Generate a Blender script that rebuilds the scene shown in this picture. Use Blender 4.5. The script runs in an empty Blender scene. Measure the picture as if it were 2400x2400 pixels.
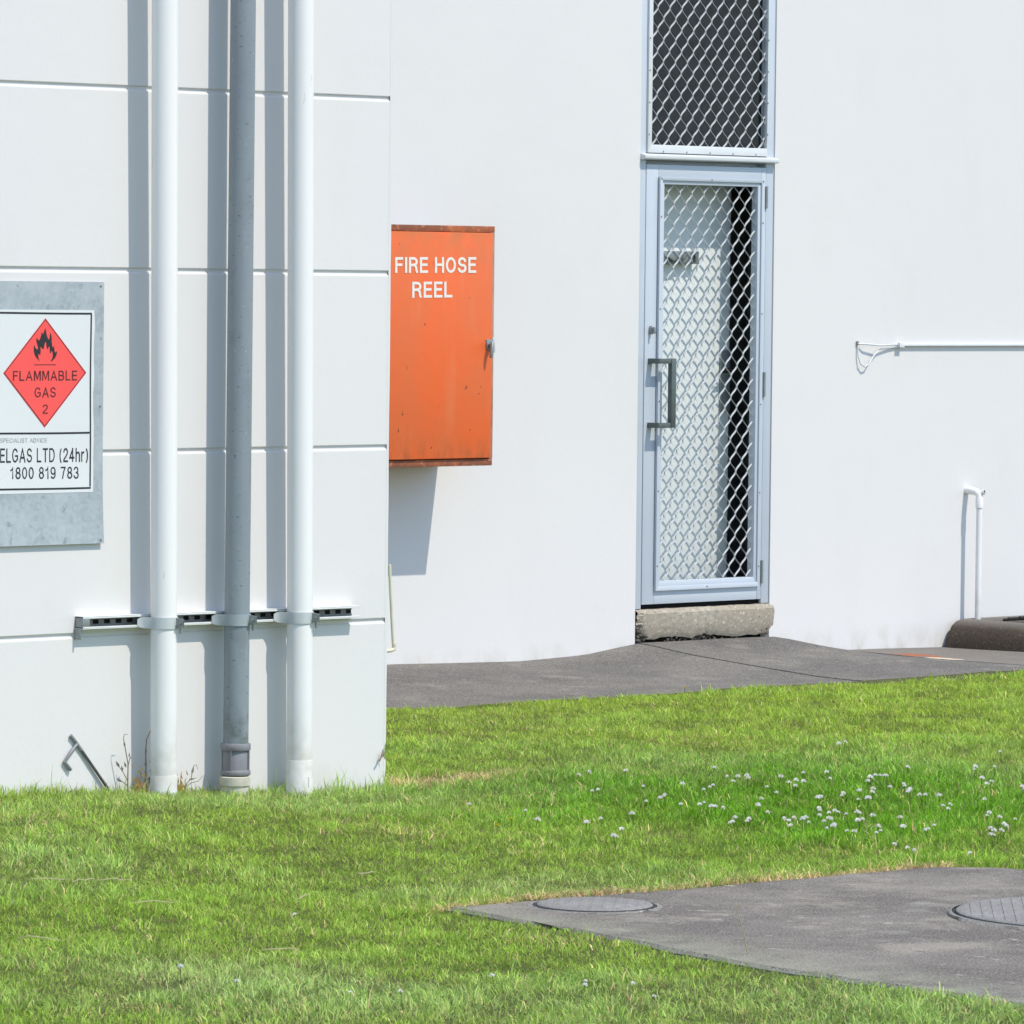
import bpy, bmesh, math, random
import numpy as np
from mathutils import Vector, Matrix
from mathutils.geometry import tessellate_polygon

# ------------------------------------------------------------------ camera, sky, sun, exposure
S = bpy.context.scene
COL = S.collection
random.seed(7)
RNG = np.random.default_rng(11)
CAM = Vector((-13.5216, -13.9792, 1.7602))
FOC = 13186.53                                     # focal length in pixels of a 2400 px wide picture
YAW, PIT, ROLL = 0.79065266, -0.04169447, 0.01091371
fw = Vector((math.sin(YAW)*math.cos(PIT), math.cos(YAW)*math.cos(PIT), math.sin(PIT)))
r0 = Vector((math.cos(YAW), -math.sin(YAW), 0)); u0 = r0.cross(fw)
rt = r0*math.cos(ROLL) + u0*math.sin(ROLL); up = -r0*math.sin(ROLL) + u0*math.cos(ROLL)
cd = bpy.data.cameras.new('camera'); cam = bpy.data.objects.new('camera', cd); COL.objects.link(cam)
M = Matrix((rt, up, -fw)).transposed().to_4x4(); M.translation = CAM
cam.matrix_world = M
cd.sensor_width = 36; cd.lens = FOC/2400*36; cd.clip_start = 0.5; cd.clip_end = 2000
S.camera = cam

SUN_DIR = Vector((-0.21, 1.0, -1.47)).normalized()  # the way the light travels
sd = bpy.data.lights.new('sun', 'SUN'); sd.energy = 2.45; sd.angle = math.radians(0.5); sd.color = (1.0, 0.925, 0.80)
sun = bpy.data.objects.new('sun', sd); COL.objects.link(sun)
sun.rotation_euler = SUN_DIR.to_track_quat('-Z', 'Y').to_euler(); sun.location = (3, -8, 12)
W = bpy.data.worlds.new('World'); S.world = W; W.use_nodes = True
nt = W.node_tree; nt.nodes.clear()
sky = nt.nodes.new('ShaderNodeTexSky'); sky.sky_type = 'NISHITA'; sky.sun_disc = False
sky.sun_elevation = math.asin(-SUN_DIR.z); sky.sun_rotation = math.atan2(-SUN_DIR.x, -SUN_DIR.y)
sky.air_density = 1.0; sky.dust_density = 0.3; sky.ozone_density = 1.5
bgn = nt.nodes.new('ShaderNodeBackground'); bgn.inputs['Strength'].default_value = 0.15
wo = nt.nodes.new('ShaderNodeOutputWorld')
nt.links.new(sky.outputs[0], bgn.inputs[0]); nt.links.new(bgn.outputs[0], wo.inputs[0])
S.view_settings.view_transform = 'Standard'; S.view_settings.look = 'None'
S.view_settings.exposure = 0.63; S.view_settings.gamma = 1.0; S.view_settings.use_curve_mapping = False
S.render.engine = 'CYCLES'
S.cycles.max_bounces = 8; S.cycles.diffuse_bounces = 5

# ------------------------------------------------------------------ materials
def rgba(c): return (c[0], c[1], c[2], 1.0)

class Mat:
    """Small wrapper that builds a principled material with object-space noise."""
    def __init__(self, name, base, rough=0.6, metal=0.0, spec=0.5):
        m = bpy.data.materials.new(name); m.use_nodes = True
        self.m = m; self.nt = m.node_tree; self.b = self.nt.nodes['Principled BSDF']
        self.b.inputs['Base Color'].default_value = rgba(base)
        self.b.inputs['Roughness'].default_value = rough
        self.b.inputs['Metallic'].default_value = metal
        self.b.inputs['Specular IOR Level'].default_value = spec
        g = self.nt.nodes.new('ShaderNodeNewGeometry'); self.pos = g.outputs['Position']
        self.col = None; self.base = base; self.h = None
    def n(self, t, **kw):
        x = self.nt.nodes.new(t)
        for k, v in kw.items(): setattr(x, k, v)
        return x
    def link(self, a, b): self.nt.links.new(a, b)
    def vec(self, scale=(1, 1, 1), loc=(0, 0, 0)):
        mp = self.n('ShaderNodeMapping'); mp.inputs['Scale'].default_value = scale; mp.inputs['Location'].default_value = loc
        self.link(self.pos, mp.inputs['Vector']); return mp.outputs[0]
    def noise(self, scale, detail=3, rough=0.55, vscale=(1, 1, 1), loc=(0, 0, 0), dist=0.0):
        t = self.n('ShaderNodeTexNoise'); t.inputs['Scale'].default_value = scale
        t.inputs['Detail'].default_value = detail; t.inputs['Roughness'].default_value = rough
        t.inputs['Distortion'].default_value = dist
        self.link(self.vec(vscale, loc), t.inputs['Vector']); return t.outputs['Fac']
    def ramp(self, fac, a, b, ca=(0, 0, 0), cb=(1, 1, 1)):
        r = self.n('ShaderNodeValToRGB'); e = r.color_ramp.elements
        e[0].position = a; e[1].position = b; e[0].color = rgba(ca); e[1].color = rgba(cb)
        self.link(fac, r.inputs[0]); return r.outputs[0]
    def cur(self):
        if self.col is None:
            v = self.n('ShaderNodeRGB'); v.outputs[0].default_value = rgba(self.base); self.col = v.outputs[0]
        return self.col
    def mix(self, fac, colour):
        x = self.n('ShaderNodeMix', data_type='RGBA')
        self.link(fac, x.inputs['Factor']) if not isinstance(fac, float) else setattr(x.inputs['Factor'], 'default_value', fac)
        self.link(self.cur(), x.inputs['A'])
        if isinstance(colour, tuple): x.inputs['B'].default_value = rgba(colour)
        else: self.link(colour, x.inputs['B'])
        self.col = x.outputs['Result']; return self
    def patches(self, scale, a, b, colour, **kw):
        return self.mix(self.ramp(self.noise(scale, **kw), a, b), colour)
    def math(self, op, a, b=None):
        x = self.n('ShaderNodeMath', operation=op)
        for i, v in enumerate((a, b)):
            if v is None: continue
            if isinstance(v, (int, float)): x.inputs[i].default_value = v
            else: self.link(v, x.inputs[i])
        return x.outputs[0]
    def xyz(self):
        s = self.n('ShaderNodeSeparateXYZ'); self.link(self.pos, s.inputs[0]); return s.outputs
    def span(self, v, a, b):                       # 0 at a, 1 at b
        x = self.n('ShaderNodeMapRange'); x.inputs['From Min'].default_value = a; x.inputs['From Max'].default_value = b
        self.link(v, x.inputs['Value']); return x.outputs[0]
    def bump(self, fac, dist, strength=1.0):
        b = self.n('ShaderNodeBump'); b.inputs['Distance'].default_value = dist; b.inputs['Strength'].default_value = strength
        self.link(fac, b.inputs['Height'])
        if self.h is not None: self.link(self.h, b.inputs['Normal'])
        self.h = b.outputs[0]; return self
    def done(self):
        if self.col is not None: self.link(self.col, self.b.inputs['Base Color'])
        if self.h is not None: self.link(self.h, self.b.inputs['Normal'])
        return self.m

def m_wall(name, tint=(0.69, 0.674, 0.660)):
    k = Mat(name, tint, 0.75, spec=0.2)
    k.patches(0.9, 0.35, 0.75, (tint[0]*0.975, tint[1]*0.978, tint[2]*0.982), detail=5)
    k.patches(3.0, 0.55, 0.8, (tint[0]*0.965, tint[1]*0.962, tint[2]*0.955), detail=6, vscale=(1, 1, 0.3))
    z = k.xyz()[2]
    low = k.math('MULTIPLY', k.ramp(k.noise(9, detail=6, vscale=(1, 1, 0.6)), 0.45, 0.75), k.span(z, 0.10, -0.02))
    k.mix(low, (0.52, 0.49, 0.42))
    k.bump(k.noise(60, detail=4), 0.0004).bump(k.noise(5, detail=3), 0.0025, 0.5)
    return k.done()
MW = m_wall('white_wall_paint')
def m_pvc():
    k = Mat('white_pvc', (0.80, 0.79, 0.775), 0.5, spec=0.25)
    k.patches(3.0, 0.45, 0.8, (0.77, 0.765, 0.75), detail=5, vscale=(3, 3, 0.5))
    k.patches(30, 0.70, 0.76, (0.62, 0.63, 0.60), detail=3, vscale=(1, 1, 0.3))
    z = k.xyz()[2]
    k.mix(k.math('MULTIPLY', k.span(z, 0.32, 0.02), k.ramp(k.noise(14, detail=5), 0.35, 0.75)), (0.46, 0.42, 0.34))
    return k.done()
MPVC = m_pvc()
def m_greypipe():
    k = Mat('grey_pipe', (0.20, 0.235, 0.26), 0.5)
    k.patches(2.2, 0.35, 0.7, (0.25, 0.285, 0.31), detail=6, vscale=(3, 3, 0.6))
    k.patches(9, 0.55, 0.75, (0.165, 0.19, 0.205), detail=6, vscale=(1, 1, 0.7))
    k.patches(60, 0.66, 0.72, (0.12, 0.13, 0.14), detail=2, vscale=(1, 1, 2.5))
    k.patches(48, 0.68, 0.73, (0.33, 0.36, 0.37), detail=3, loc=(3, 1, 7))
    z = k.xyz()[2]
    k.mix(k.math('MULTIPLY', k.span(z, 0.34, 0.17), k.ramp(k.noise(22, detail=4), 0.45, 0.62)), (0.10, 0.12, 0.11))
    k.bump(k.noise(40, detail=4), 0.0008)
    return k.done()
MGP = m_greypipe()
def simple(name, base, rough=0.5, metal=0.0, var=0.12, scale=12, bump=0.0, spec=0.5):
    k = Mat(name, base, rough, metal, spec)
    k.patches(scale, 0.35, 0.75, tuple(c*(1-var) for c in base), detail=5)
    if bump: k.bump(k.noise(scale*6, detail=4), bump)
    return k.done()
def m_galv():
    k = Mat('galvanised_sheet', (0.42, 0.46, 0.485), 0.5, 0.25)
    v = k.n('ShaderNodeTexVoronoi'); v.inputs['Scale'].default_value = 75
    k.link(k.vec((1, 1, 1)), v.inputs['Vector'])
    bw = k.n('ShaderNodeRGBToBW'); k.link(v.outputs['Color'], bw.inputs[0])
    k.mix(k.ramp(bw.outputs[0], 0.15, 0.85), (0.33, 0.37, 0.395))
    k.patches(9, 0.4, 0.72, (0.47, 0.505, 0.525), detail=5)
    k.patches(26, 0.63, 0.72, (0.27, 0.30, 0.32), detail=4)
    return k.done()
MGALV = m_galv()
def m_orange():
    k = Mat('faded_orange_paint', (0.78, 0.132, 0.030), 0.5, spec=0.35)
    k.patches(3.2, 0.35, 0.7, (0.66, 0.150, 0.048), detail=6, vscale=(1, 1, 0.7))
    k.patches(7, 0.55, 0.75, (0.73, 0.175, 0.062), detail=5, vscale=(1.4, 1, 0.25), loc=(2, 0, 5))
    k.patches(26, 0.70, 0.75, (0.56, 0.10, 0.03), detail=2, vscale=(1, 1, 0.5), loc=(9, 0, 1))
    k.patches(30, 0.735, 0.755, (0.20, 0.055, 0.025), detail=2, vscale=(1, 1, 0.7), loc=(1, 2, 3))
    z = k.xyz()[2]
    k.mix(k.math('MULTIPLY', k.span(z, 1.75, 1.97), k.ramp(k.noise(13, detail=5), 0.35, 0.7)), (0.50, 0.155, 0.05))
    k.mix(k.math('MULTIPLY', k.span(z, 1.06, 0.94), k.ramp(k.noise(22, detail=5, vscale=(1, 1, 0.4)), 0.45, 0.7)), (0.42, 0.12, 0.04))
    k.bump(k.noise(18, detail=3), 0.0012)
    return k.done()
MOR = m_orange()
def m_rust():
    k = Mat('rusty_orange_edge', (0.40, 0.12, 0.05), 0.7, spec=0.2)
    k.patches(14, 0.35, 0.62, (0.22, 0.085, 0.05), detail=6, vscale=(0.6, 1, 1))
    k.patches(30, 0.55, 0.7, (0.52, 0.20, 0.11), detail=4)
    k.patches(24, 0.64, 0.72, (0.06, 0.03, 0.025), detail=3, loc=(4, 4, 4))
    return k.done()
MRUST = m_rust()
MSTEPG = simple('grey_bounce_cover', (0.17, 0.165, 0.155), 0.9, 0, 0.3, 15, spec=0.1)  # dull grey that keeps orange bounce light off the wall
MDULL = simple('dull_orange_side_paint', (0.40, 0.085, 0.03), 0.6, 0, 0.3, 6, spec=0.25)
MEDGE = simple('worn_pink_edge', (0.44, 0.235, 0.165), 0.55, var=0.35, scale=20)
def m_alu():
    k = Mat('powder_coated_door', (0.50, 0.545, 0.60), 0.42)
    k.patches(2.0, 0.35, 0.7, (0.47, 0.52, 0.58), detail=4)
    k.patches(9, 0.6, 0.8, (0.44, 0.48, 0.52), detail=5, vscale=(1, 1, 0.3))
    return k.done()
MALU = m_alu()
MALU2 = simple('white_aluminium', (0.64, 0.66, 0.67), 0.4, 0.0, 0.08, 8)
MMESH = simple('mill_aluminium_mesh', (0.54, 0.56, 0.56), 0.35, 0.2, 0.08, 25)
MSTEEL = simple('dull_steel', (0.28, 0.30, 0.30), 0.42, 0.4, 0.2, 30)
MBRONZE = simple('dark_anodised_handle', (0.105, 0.13, 0.125), 0.4, 0.2, 0.2, 25)
MBLACK = simple('black_shade_and_lever', (0.012, 0.012, 0.013), 0.9, 0, 0.2, 10, spec=0.1)  # near-black: shade painted into gaps and openings; also the lever's own colour
MDARK = simple('dark_screen_and_reveal_shade', (0.040, 0.046, 0.050), 0.85, 0, 0.35, 30, spec=0.1)  # the transom screen's own colour; also paints shade on the door reveal
MROOM = simple('dim_room_paint', (0.34, 0.37, 0.37), 0.8, 0, 0.2, 3, spec=0.1)
MINNER = simple('white_inner_door_paint', (0.70, 0.74, 0.73), 0.6, 0, 0.05, 3)
MCREAM = simple('cream_pvc', (0.70, 0.66, 0.50), 0.45, 0, 0.12, 14)
MSOCKET = simple('weathered_cream_socket', (0.62, 0.58, 0.47), 0.65, 0, 0.28, 25)
MCOUP = simple('grey_rubber_coupling', (0.22, 0.22, 0.235), 0.55, 0, 0.22, 30)
MZINC = simple('zinc_clamp', (0.56, 0.59, 0.60), 0.4, 0.15, 0.1, 20)
MZINC2 = simple('weathered_grey_clamp', (0.36, 0.41, 0.43), 0.5, 0.15, 0.2, 25)
MSTRUT = simple('white_strut_paint', (0.72, 0.73, 0.72), 0.4, 0, 0.08, 14)
MSTRUTIN = simple('dark_grey_strut_inside', (0.17, 0.185, 0.18), 0.6, 0.1, 0.35, 40)  # darker grey for the web inside the channel
MROD = simple('rusty_dark_bar', (0.105, 0.105, 0.105), 0.6, 0.2, 0.35, 40)
MROD2 = simple('pale_grey_bar', (0.30, 0.305, 0.32), 0.55, 0.2, 0.25, 40)  # paler grey than the shaft
MSTICK = simple('white_vinyl', (0.68, 0.695, 0.70), 0.4, 0, 0.03, 5)
MINK = simple('black_ink', (0.016, 0.017, 0.02), 0.5, 0, 0.2, 30)
MINKG = simple('grey_ink', (0.30, 0.31, 0.32), 0.5, 0, 0.1, 30)
MRED = simple('red_print', (0.88, 0.085, 0.075), 0.45, 0, 0.06, 6)
MREDD = simple('dark_red_ink', (0.10, 0.012, 0.014), 0.5, 0, 0.2, 30)
MLET = simple('white_lettering', (0.78, 0.74, 0.68), 0.5, 0, 0.06, 20)
MCABLE = simple('white_cable', (0.66, 0.68, 0.69), 0.5, 0, 0.06, 20)
def m_concrete(name, base, dark, pale, fine=60, bump=0.003, stretch=(1, 1, 1)):
    k = Mat(name, base, 0.9, spec=0.2)
    k.patches(1.1, 0.35, 0.68, dark, detail=6, vscale=stretch)
    k.patches(4.5, 0.52, 0.75, pale, detail=6, vscale=stretch, loc=(5, 2, 1))
    k.patches(fine, 0.40, 0.62, tuple(c*0.80 for c in base), detail=4)
    k.patches(fine*2.2, 0.60, 0.70, tuple(min(1, c*1.45) for c in base), detail=2)
    k.patches(fine*1.6, 0.66, 0.72, tuple(c*0.45 for c in base), detail=2, loc=(7, 7, 7))
    k.bump(k.noise(fine*1.5, detail=5), bump)
    return k
kk = m_concrete('asphalt_grey', (0.200, 0.184, 0.164), (0.140, 0.129, 0.115), (0.255, 0.237, 0.208), 60)
kk.patches(1.6, 0.44, 0.58, (0.128, 0.119, 0.110), detail=8, rough=.72, loc=(8, 1, 2))
kk.patches(3.5, 0.56, 0.68, (0.265, 0.243, 0.208), detail=8, rough=.7, loc=(1, 5, 2))
kk.patches(11, 0.62, 0.72, (0.10, 0.094, 0.088), detail=6, rough=.7, loc=(7, 2, 2))
kk.patches(120, 0.57, 0.68, (0.31, 0.295, 0.27), detail=1)
kk.patches(110, 0.60, 0.70, (0.08, 0.075, 0.07), detail=1, loc=(5, 5, 5))
MPAVE = kk.done()
kk = m_concrete('brownish_patch', (0.215, 0.195, 0.172), (0.165, 0.150, 0.134), (0.26, 0.245, 0.22), 60)
def blob(k, cx, cy, rx, ry):
    o = k.xyz(); dx = k.math('DIVIDE', k.math('SUBTRACT', o[0], cx), rx); dy = k.math('DIVIDE', k.math('SUBTRACT', o[1], cy), ry)
    d = k.math('ADD', k.math('MULTIPLY', dx, dx), k.math('MULTIPLY', dy, dy))
    return k.math('SUBTRACT', 1.0, d)
f = k_f = kk.math('ADD', blob(kk, 7.00, 3.58, 0.10, 0.17), kk.math('MULTIPLY', kk.math('SUBTRACT', kk.noise(16, detail=4), 0.5), 3.2))
kk.mix(kk.ramp(f, 0.25, 0.55), (0.33, 0.13, 0.075))
f = kk.math('ADD', blob(kk, 6.93, 3.36, 0.07, 0.12), kk.math('MULTIPLY', kk.math('SUBTRACT', kk.noise(22, detail=4), 0.5), 2.2))
kk.mix(kk.ramp(f, 0.3, 0.45), (0.58, 0.49, 0.35))
MPAVE2 = kk.done()
kk = m_concrete('worn_concrete', (0.250, 0.222, 0.188), (0.168, 0.150, 0.128), (0.315, 0.284, 0.236), 60, 0.004)
kk.patches(1.9, 0.42, 0.56, (0.142, 0.124, 0.106), detail=8, rough=.72, loc=(8, 1, 2))
kk.patches(2.6, 0.54, 0.66, (0.310, 0.274, 0.222), detail=8, rough=.72, loc=(4, 8, 2))
kk.patches(7, 0.60, 0.67, (0.40, 0.365, 0.31), detail=7, rough=.7, vscale=(1.5, 1, 1), loc=(2, 6, 2))
kk.patches(12, 0.62, 0.70, (0.105, 0.096, 0.088), detail=6, rough=.7, loc=(7, 2, 2))
o_ = kk.xyz(); dl = kk.math('SUBTRACT', o_[0], kk.math('ADD', kk.math('MULTIPLY', o_[1], 0.156), -2.089))
kk.mix(kk.math('MULTIPLY', kk.span(dl, 0.30, 0.02), kk.ramp(kk.noise(7, detail=6), 0.3, 0.6)), (0.285, 0.275, 0.205))
kk.patches(150, 0.56, 0.66, (0.36, 0.335, 0.30), detail=1)
kk.patches(140, 0.60, 0.70, (0.09, 0.082, 0.075), detail=1, loc=(5, 5, 5))
kk.patches(3.5, 0.60, 0.72, (0.29, 0.275, 0.235), detail=7, loc=(3, 9, 0))
kk.patches(11, 0.69, 0.74, (0.36, 0.335, 0.295), detail=6, loc=(1, 3, 0))
MSLAB = kk.done()
MSTEP = m_concrete('old_step_concrete', (0.40, 0.355, 0.285), (0.34, 0.295, 0.23), (0.47, 0.43, 0.36), 34, 0.0015).done()
MSTEPD = m_concrete('broken_concrete', (0.12, 0.11, 0.095), (0.05, 0.045, 0.04), (0.30, 0.28, 0.24), 30, 0.012).done()
def m_gully():
    k = m_concrete('brown_stained_concrete', (0.105, 0.082, 0.062), (0.058, 0.046, 0.036), (0.165, 0.140, 0.112), 40, 0.004)
    z = k.xyz()[2]
    k.mix(k.math('MULTIPLY', k.span(z, 0.06, 0.10), 0.7), (0.22, 0.205, 0.185))
    return k.done()
MGUL = m_gully()
MIRON = m_concrete('worn_cast_iron_cover', (0.285, 0.272, 0.255), (0.225, 0.215, 0.205), (0.36, 0.345, 0.32), 70, 0.001).done()
MIROND = simple('dark_cover_joint', (0.04, 0.04, 0.038), 0.9, 0, 0.3, 40)
MMORTAR = m_concrete('pale_mortar', (0.30, 0.28, 0.25), (0.2, 0.19, 0.17), (0.38, 0.36, 0.33), 50, 0.006).done()
MSOIL = m_concrete('thatch_and_soil', (0.11, 0.12, 0.04), (0.08, 0.10, 0.025), (0.17, 0.16, 0.07), 30, 0.01).done()
MSOILJ = simple('joint_grit', (0.095, 0.09, 0.082), 0.95, 0, 0.3, 40)
def m_grass(name, attr=True, base=(0.1, 0.2, 0.03)):
    m = bpy.data.materials.new(name); m.use_nodes = True; n = m.node_tree; n.nodes.clear()
    out = n.nodes.new('ShaderNodeOutputMaterial'); pr = n.nodes.new('ShaderNodeBsdfPrincipled'); tr = n.nodes.new('ShaderNodeBsdfTranslucent')
    mx = n.nodes.new('ShaderNodeMixShader'); mx.inputs[0].default_value = 0.38
    pr.inputs['Roughness'].default_value = 0.55; pr.inputs['Specular IOR Level'].default_value = 0.2
    if attr:
        a = n.nodes.new('ShaderNodeAttribute'); a.attribute_name = 'tint'; src = a.outputs['Color']
    else:
        a = n.nodes.new('ShaderNodeRGB'); a.outputs[0].default_value = rgba(base); src = a.outputs[0]
    n.links.new(src, pr.inputs['Base Color']); n.links.new(src, tr.inputs['Color'])
    n.links.new(pr.outputs[0], mx.inputs[1]); n.links.new(tr.outputs[0], mx.inputs[2]); n.links.new(mx.outputs[0], out.inputs[0])
    return m
MGRASS = m_grass('grass_blade')
MSTRAW = m_grass('dry_straw', False, (0.50, 0.44, 0.27))
MWEED = m_grass('dry_weed', False, (0.30, 0.24, 0.16))
MWEEDG = m_grass('weed_grey_green', False, (0.30, 0.29, 0.22))
MWEEDO = m_grass('weed_rusty_leaf', False, (0.56, 0.34, 0.14))
MWEEDY = m_grass('weed_yellow_leaf', False, (0.45, 0.38, 0.08))
MPETAL = m_grass('clover_petal', False, (0.95, 0.92, 0.88))
MSTEM = m_grass('clover_stem', False, (0.10, 0.17, 0.04))
MYEL = m_grass('yellow_petal', False, (0.75, 0.55, 0.02))

# ------------------------------------------------------------------ mesh helpers
class MB:
    def __init__(s): s.v = []; s.f = []; s.mi = []
    def add(s, vs, fs, mi=0):
        o = len(s.v); s.v += [tuple(v) for v in vs]; s.f += [tuple(i+o for i in f) for f in fs]; s.mi += [mi]*len(fs); return s
    def box(s, x0, x1, y0, y1, z0, z1, mi=0):
        return s.add([(x0,y0,z0),(x1,y0,z0),(x1,y1,z0),(x0,y1,z0),(x0,y0,z1),(x1,y0,z1),(x1,y1,z1),(x0,y1,z1)],
                     [(0,3,2,1),(4,5,6,7),(0,1,5,4),(1,2,6,5),(2,3,7,6),(3,0,4,7)], mi)
    def prism(s, poly, y0, y1, mi=0):              # polygon in x,z extruded along y
        n = len(poly); tri = tessellate_polygon([[Vector((a, b, 0)) for a, b in poly]])
        vs = [(a, y0, b) for a, b in poly] + [(a, y1, b) for a, b in poly]
        fs = [t for t in tri] + [tuple(i+n for i in reversed(t)) for t in tri] + [(i, (i+1) % n, (i+1) % n + n, i+n) for i in range(n)]
        return s.add(vs, fs, mi)
    def xprism(s, prof, x0, x1, mi=0):             # profile in y,z extruded along x
        n = len(prof)
        vs = [(x0, a, b) for a, b in prof] + [(x1, a, b) for a, b in prof]
        return s.add(vs, [tuple(range(n)), tuple(reversed(range(n, 2*n)))] + [(i, i+n, (i+1) % n + n, (i+1) % n) for i in range(n)], mi)
    def flat(s, poly, y, mi=0):                    # print: polygon in x,z, facing the camera side
        tri = tessellate_polygon([[Vector((a, b, 0)) for a, b in poly]])
        return s.add([(a, y, b) for a, b in poly], [t for t in tri], mi)
    def ring(s, a, b, y, mi=0):                    # flat frame between two quads (x,z)
        vs = [(p[0], y, p[1]) for p in a] + [(p[0], y, p[1]) for p in b]
        n = len(a)
        return s.add(vs, [(i, (i+1) % n, (i+1) % n + n, i+n) for i in range(n)], mi)
    def tube(s, path, r, n=10, mi=0):
        path = [Vector(p) for p in path]; k = len(path)
        rr = r if isinstance(r, (list, tuple)) else [r]*k
        t0 = (path[1]-path[0]).normalized(); ref = Vector((0, 0, 1)) if abs(t0.z) < 0.9 else Vector((1, 0, 0))
        a = t0.cross(ref).normalized(); vs = []
        for i, p in enumerate(path):
            t = (path[min(i+1, k-1)] - path[max(i-1, 0)]).normalized()
            a = (a - t*a.dot(t)).normalized(); b = t.cross(a)
            vs += [p + (a*math.cos(2*math.pi*j/n) + b*math.sin(2*math.pi*j/n))*rr[i] for j in range(n)]
        fs = [(i*n+j, i*n+(j+1) % n, (i+1)*n+(j+1) % n, (i+1)*n+j) for i in range(k-1) for j in range(n)]
        fs += [tuple(reversed(range(n))), tuple(range((k-1)*n, k*n))]
        return s.add(vs, fs, mi)
    def lathe(s, cx, cy, prof, n=28, mi=0, a0=0.0, a1=2*math.pi):
        full = abs(a1-a0-2*math.pi) < 1e-6; m = n if full else n+1; vs = []
        for r, z in prof: vs += [(cx+r*math.cos(a0+(a1-a0)*j/n), cy+r*math.sin(a0+(a1-a0)*j/n), z) for j in range(m)]
        k = len(prof); fs = []
        for i in range(k-1):
            for j in range(n):
                j2 = (j+1) % m; fs.append((i*m+j, i*m+j2, (i+1)*m+j2, (i+1)*m+j))
        if full: fs += [tuple(reversed(range(m))), tuple(range((k-1)*m, k*m))]
        return s.add(vs, fs, mi)
    def build(s, name, mats, parent=None, bevel=0.0, smooth=0.0, seg=2):
        me = bpy.data.meshes.new(name)
        off = parent_loc(parent)
        me.from_pydata([(v[0]-off[0], v[1]-off[1], v[2]-off[2]) for v in s.v], [], s.f)
        for m in (mats if isinstance(mats, (list, tuple)) else [mats]): me.materials.append(m)
        me.polygons.foreach_set('material_index', s.mi)
        bm = bmesh.new(); bm.from_mesh(me)
        bmesh.ops.recalc_face_normals(bm, faces=bm.faces)
        if bevel: bmesh.ops.bevel(bm, geom=[e for e in bm.edges if len(e.link_faces) == 2 and e.calc_face_angle(0) > 0.5], offset=bevel, segments=seg, profile=0.5, affect='EDGES')
        bm.to_mesh(me); bm.free()
        if smooth or bevel:
            me.polygons.foreach_set('use_smooth', [True]*len(me.polygons)); me.set_sharp_from_angle(angle=math.radians(smooth or 40))
        o = bpy.data.objects.new(name, me); COL.objects.link(o)
        if parent: o.parent = parent
        return o
def parent_loc(p):
    v = Vector((0, 0, 0))
    while p: v += p.location; p = p.parent
    return v
def tag(o, label=None, cat=None, group=None, kind=None):
    for k, v in (('label', label), ('category', cat), ('group', group), ('kind', kind)):
        if v: o[k] = v
    return o
def thing(name, label, cat, loc, group=None):
    o = bpy.data.objects.new(name, None); o.empty_display_size = 0.1; o.location = loc; COL.objects.link(o)
    return tag(o, label, cat, group)
def copy_part(o, parent, dx=(0, 0, 0)):
    c = o.copy(); COL.objects.link(c); c.parent = parent; c.location = o.location + Vector(dx); return c
def lerp(a, b, t): return a + (b-a)*t
def arc(cx, cy, rx, ry, a0, a1, n=10): return [(cx+rx*math.cos(math.radians(lerp(a0, a1, i/n))), cy+ry*math.sin(math.radians(lerp(a0, a1, i/n)))) for i in range(n+1)]
ELL = lambda w: arc(w/2, .5, w/2, .5, 90, 450, 28)[:-1]+['closed']
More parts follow.
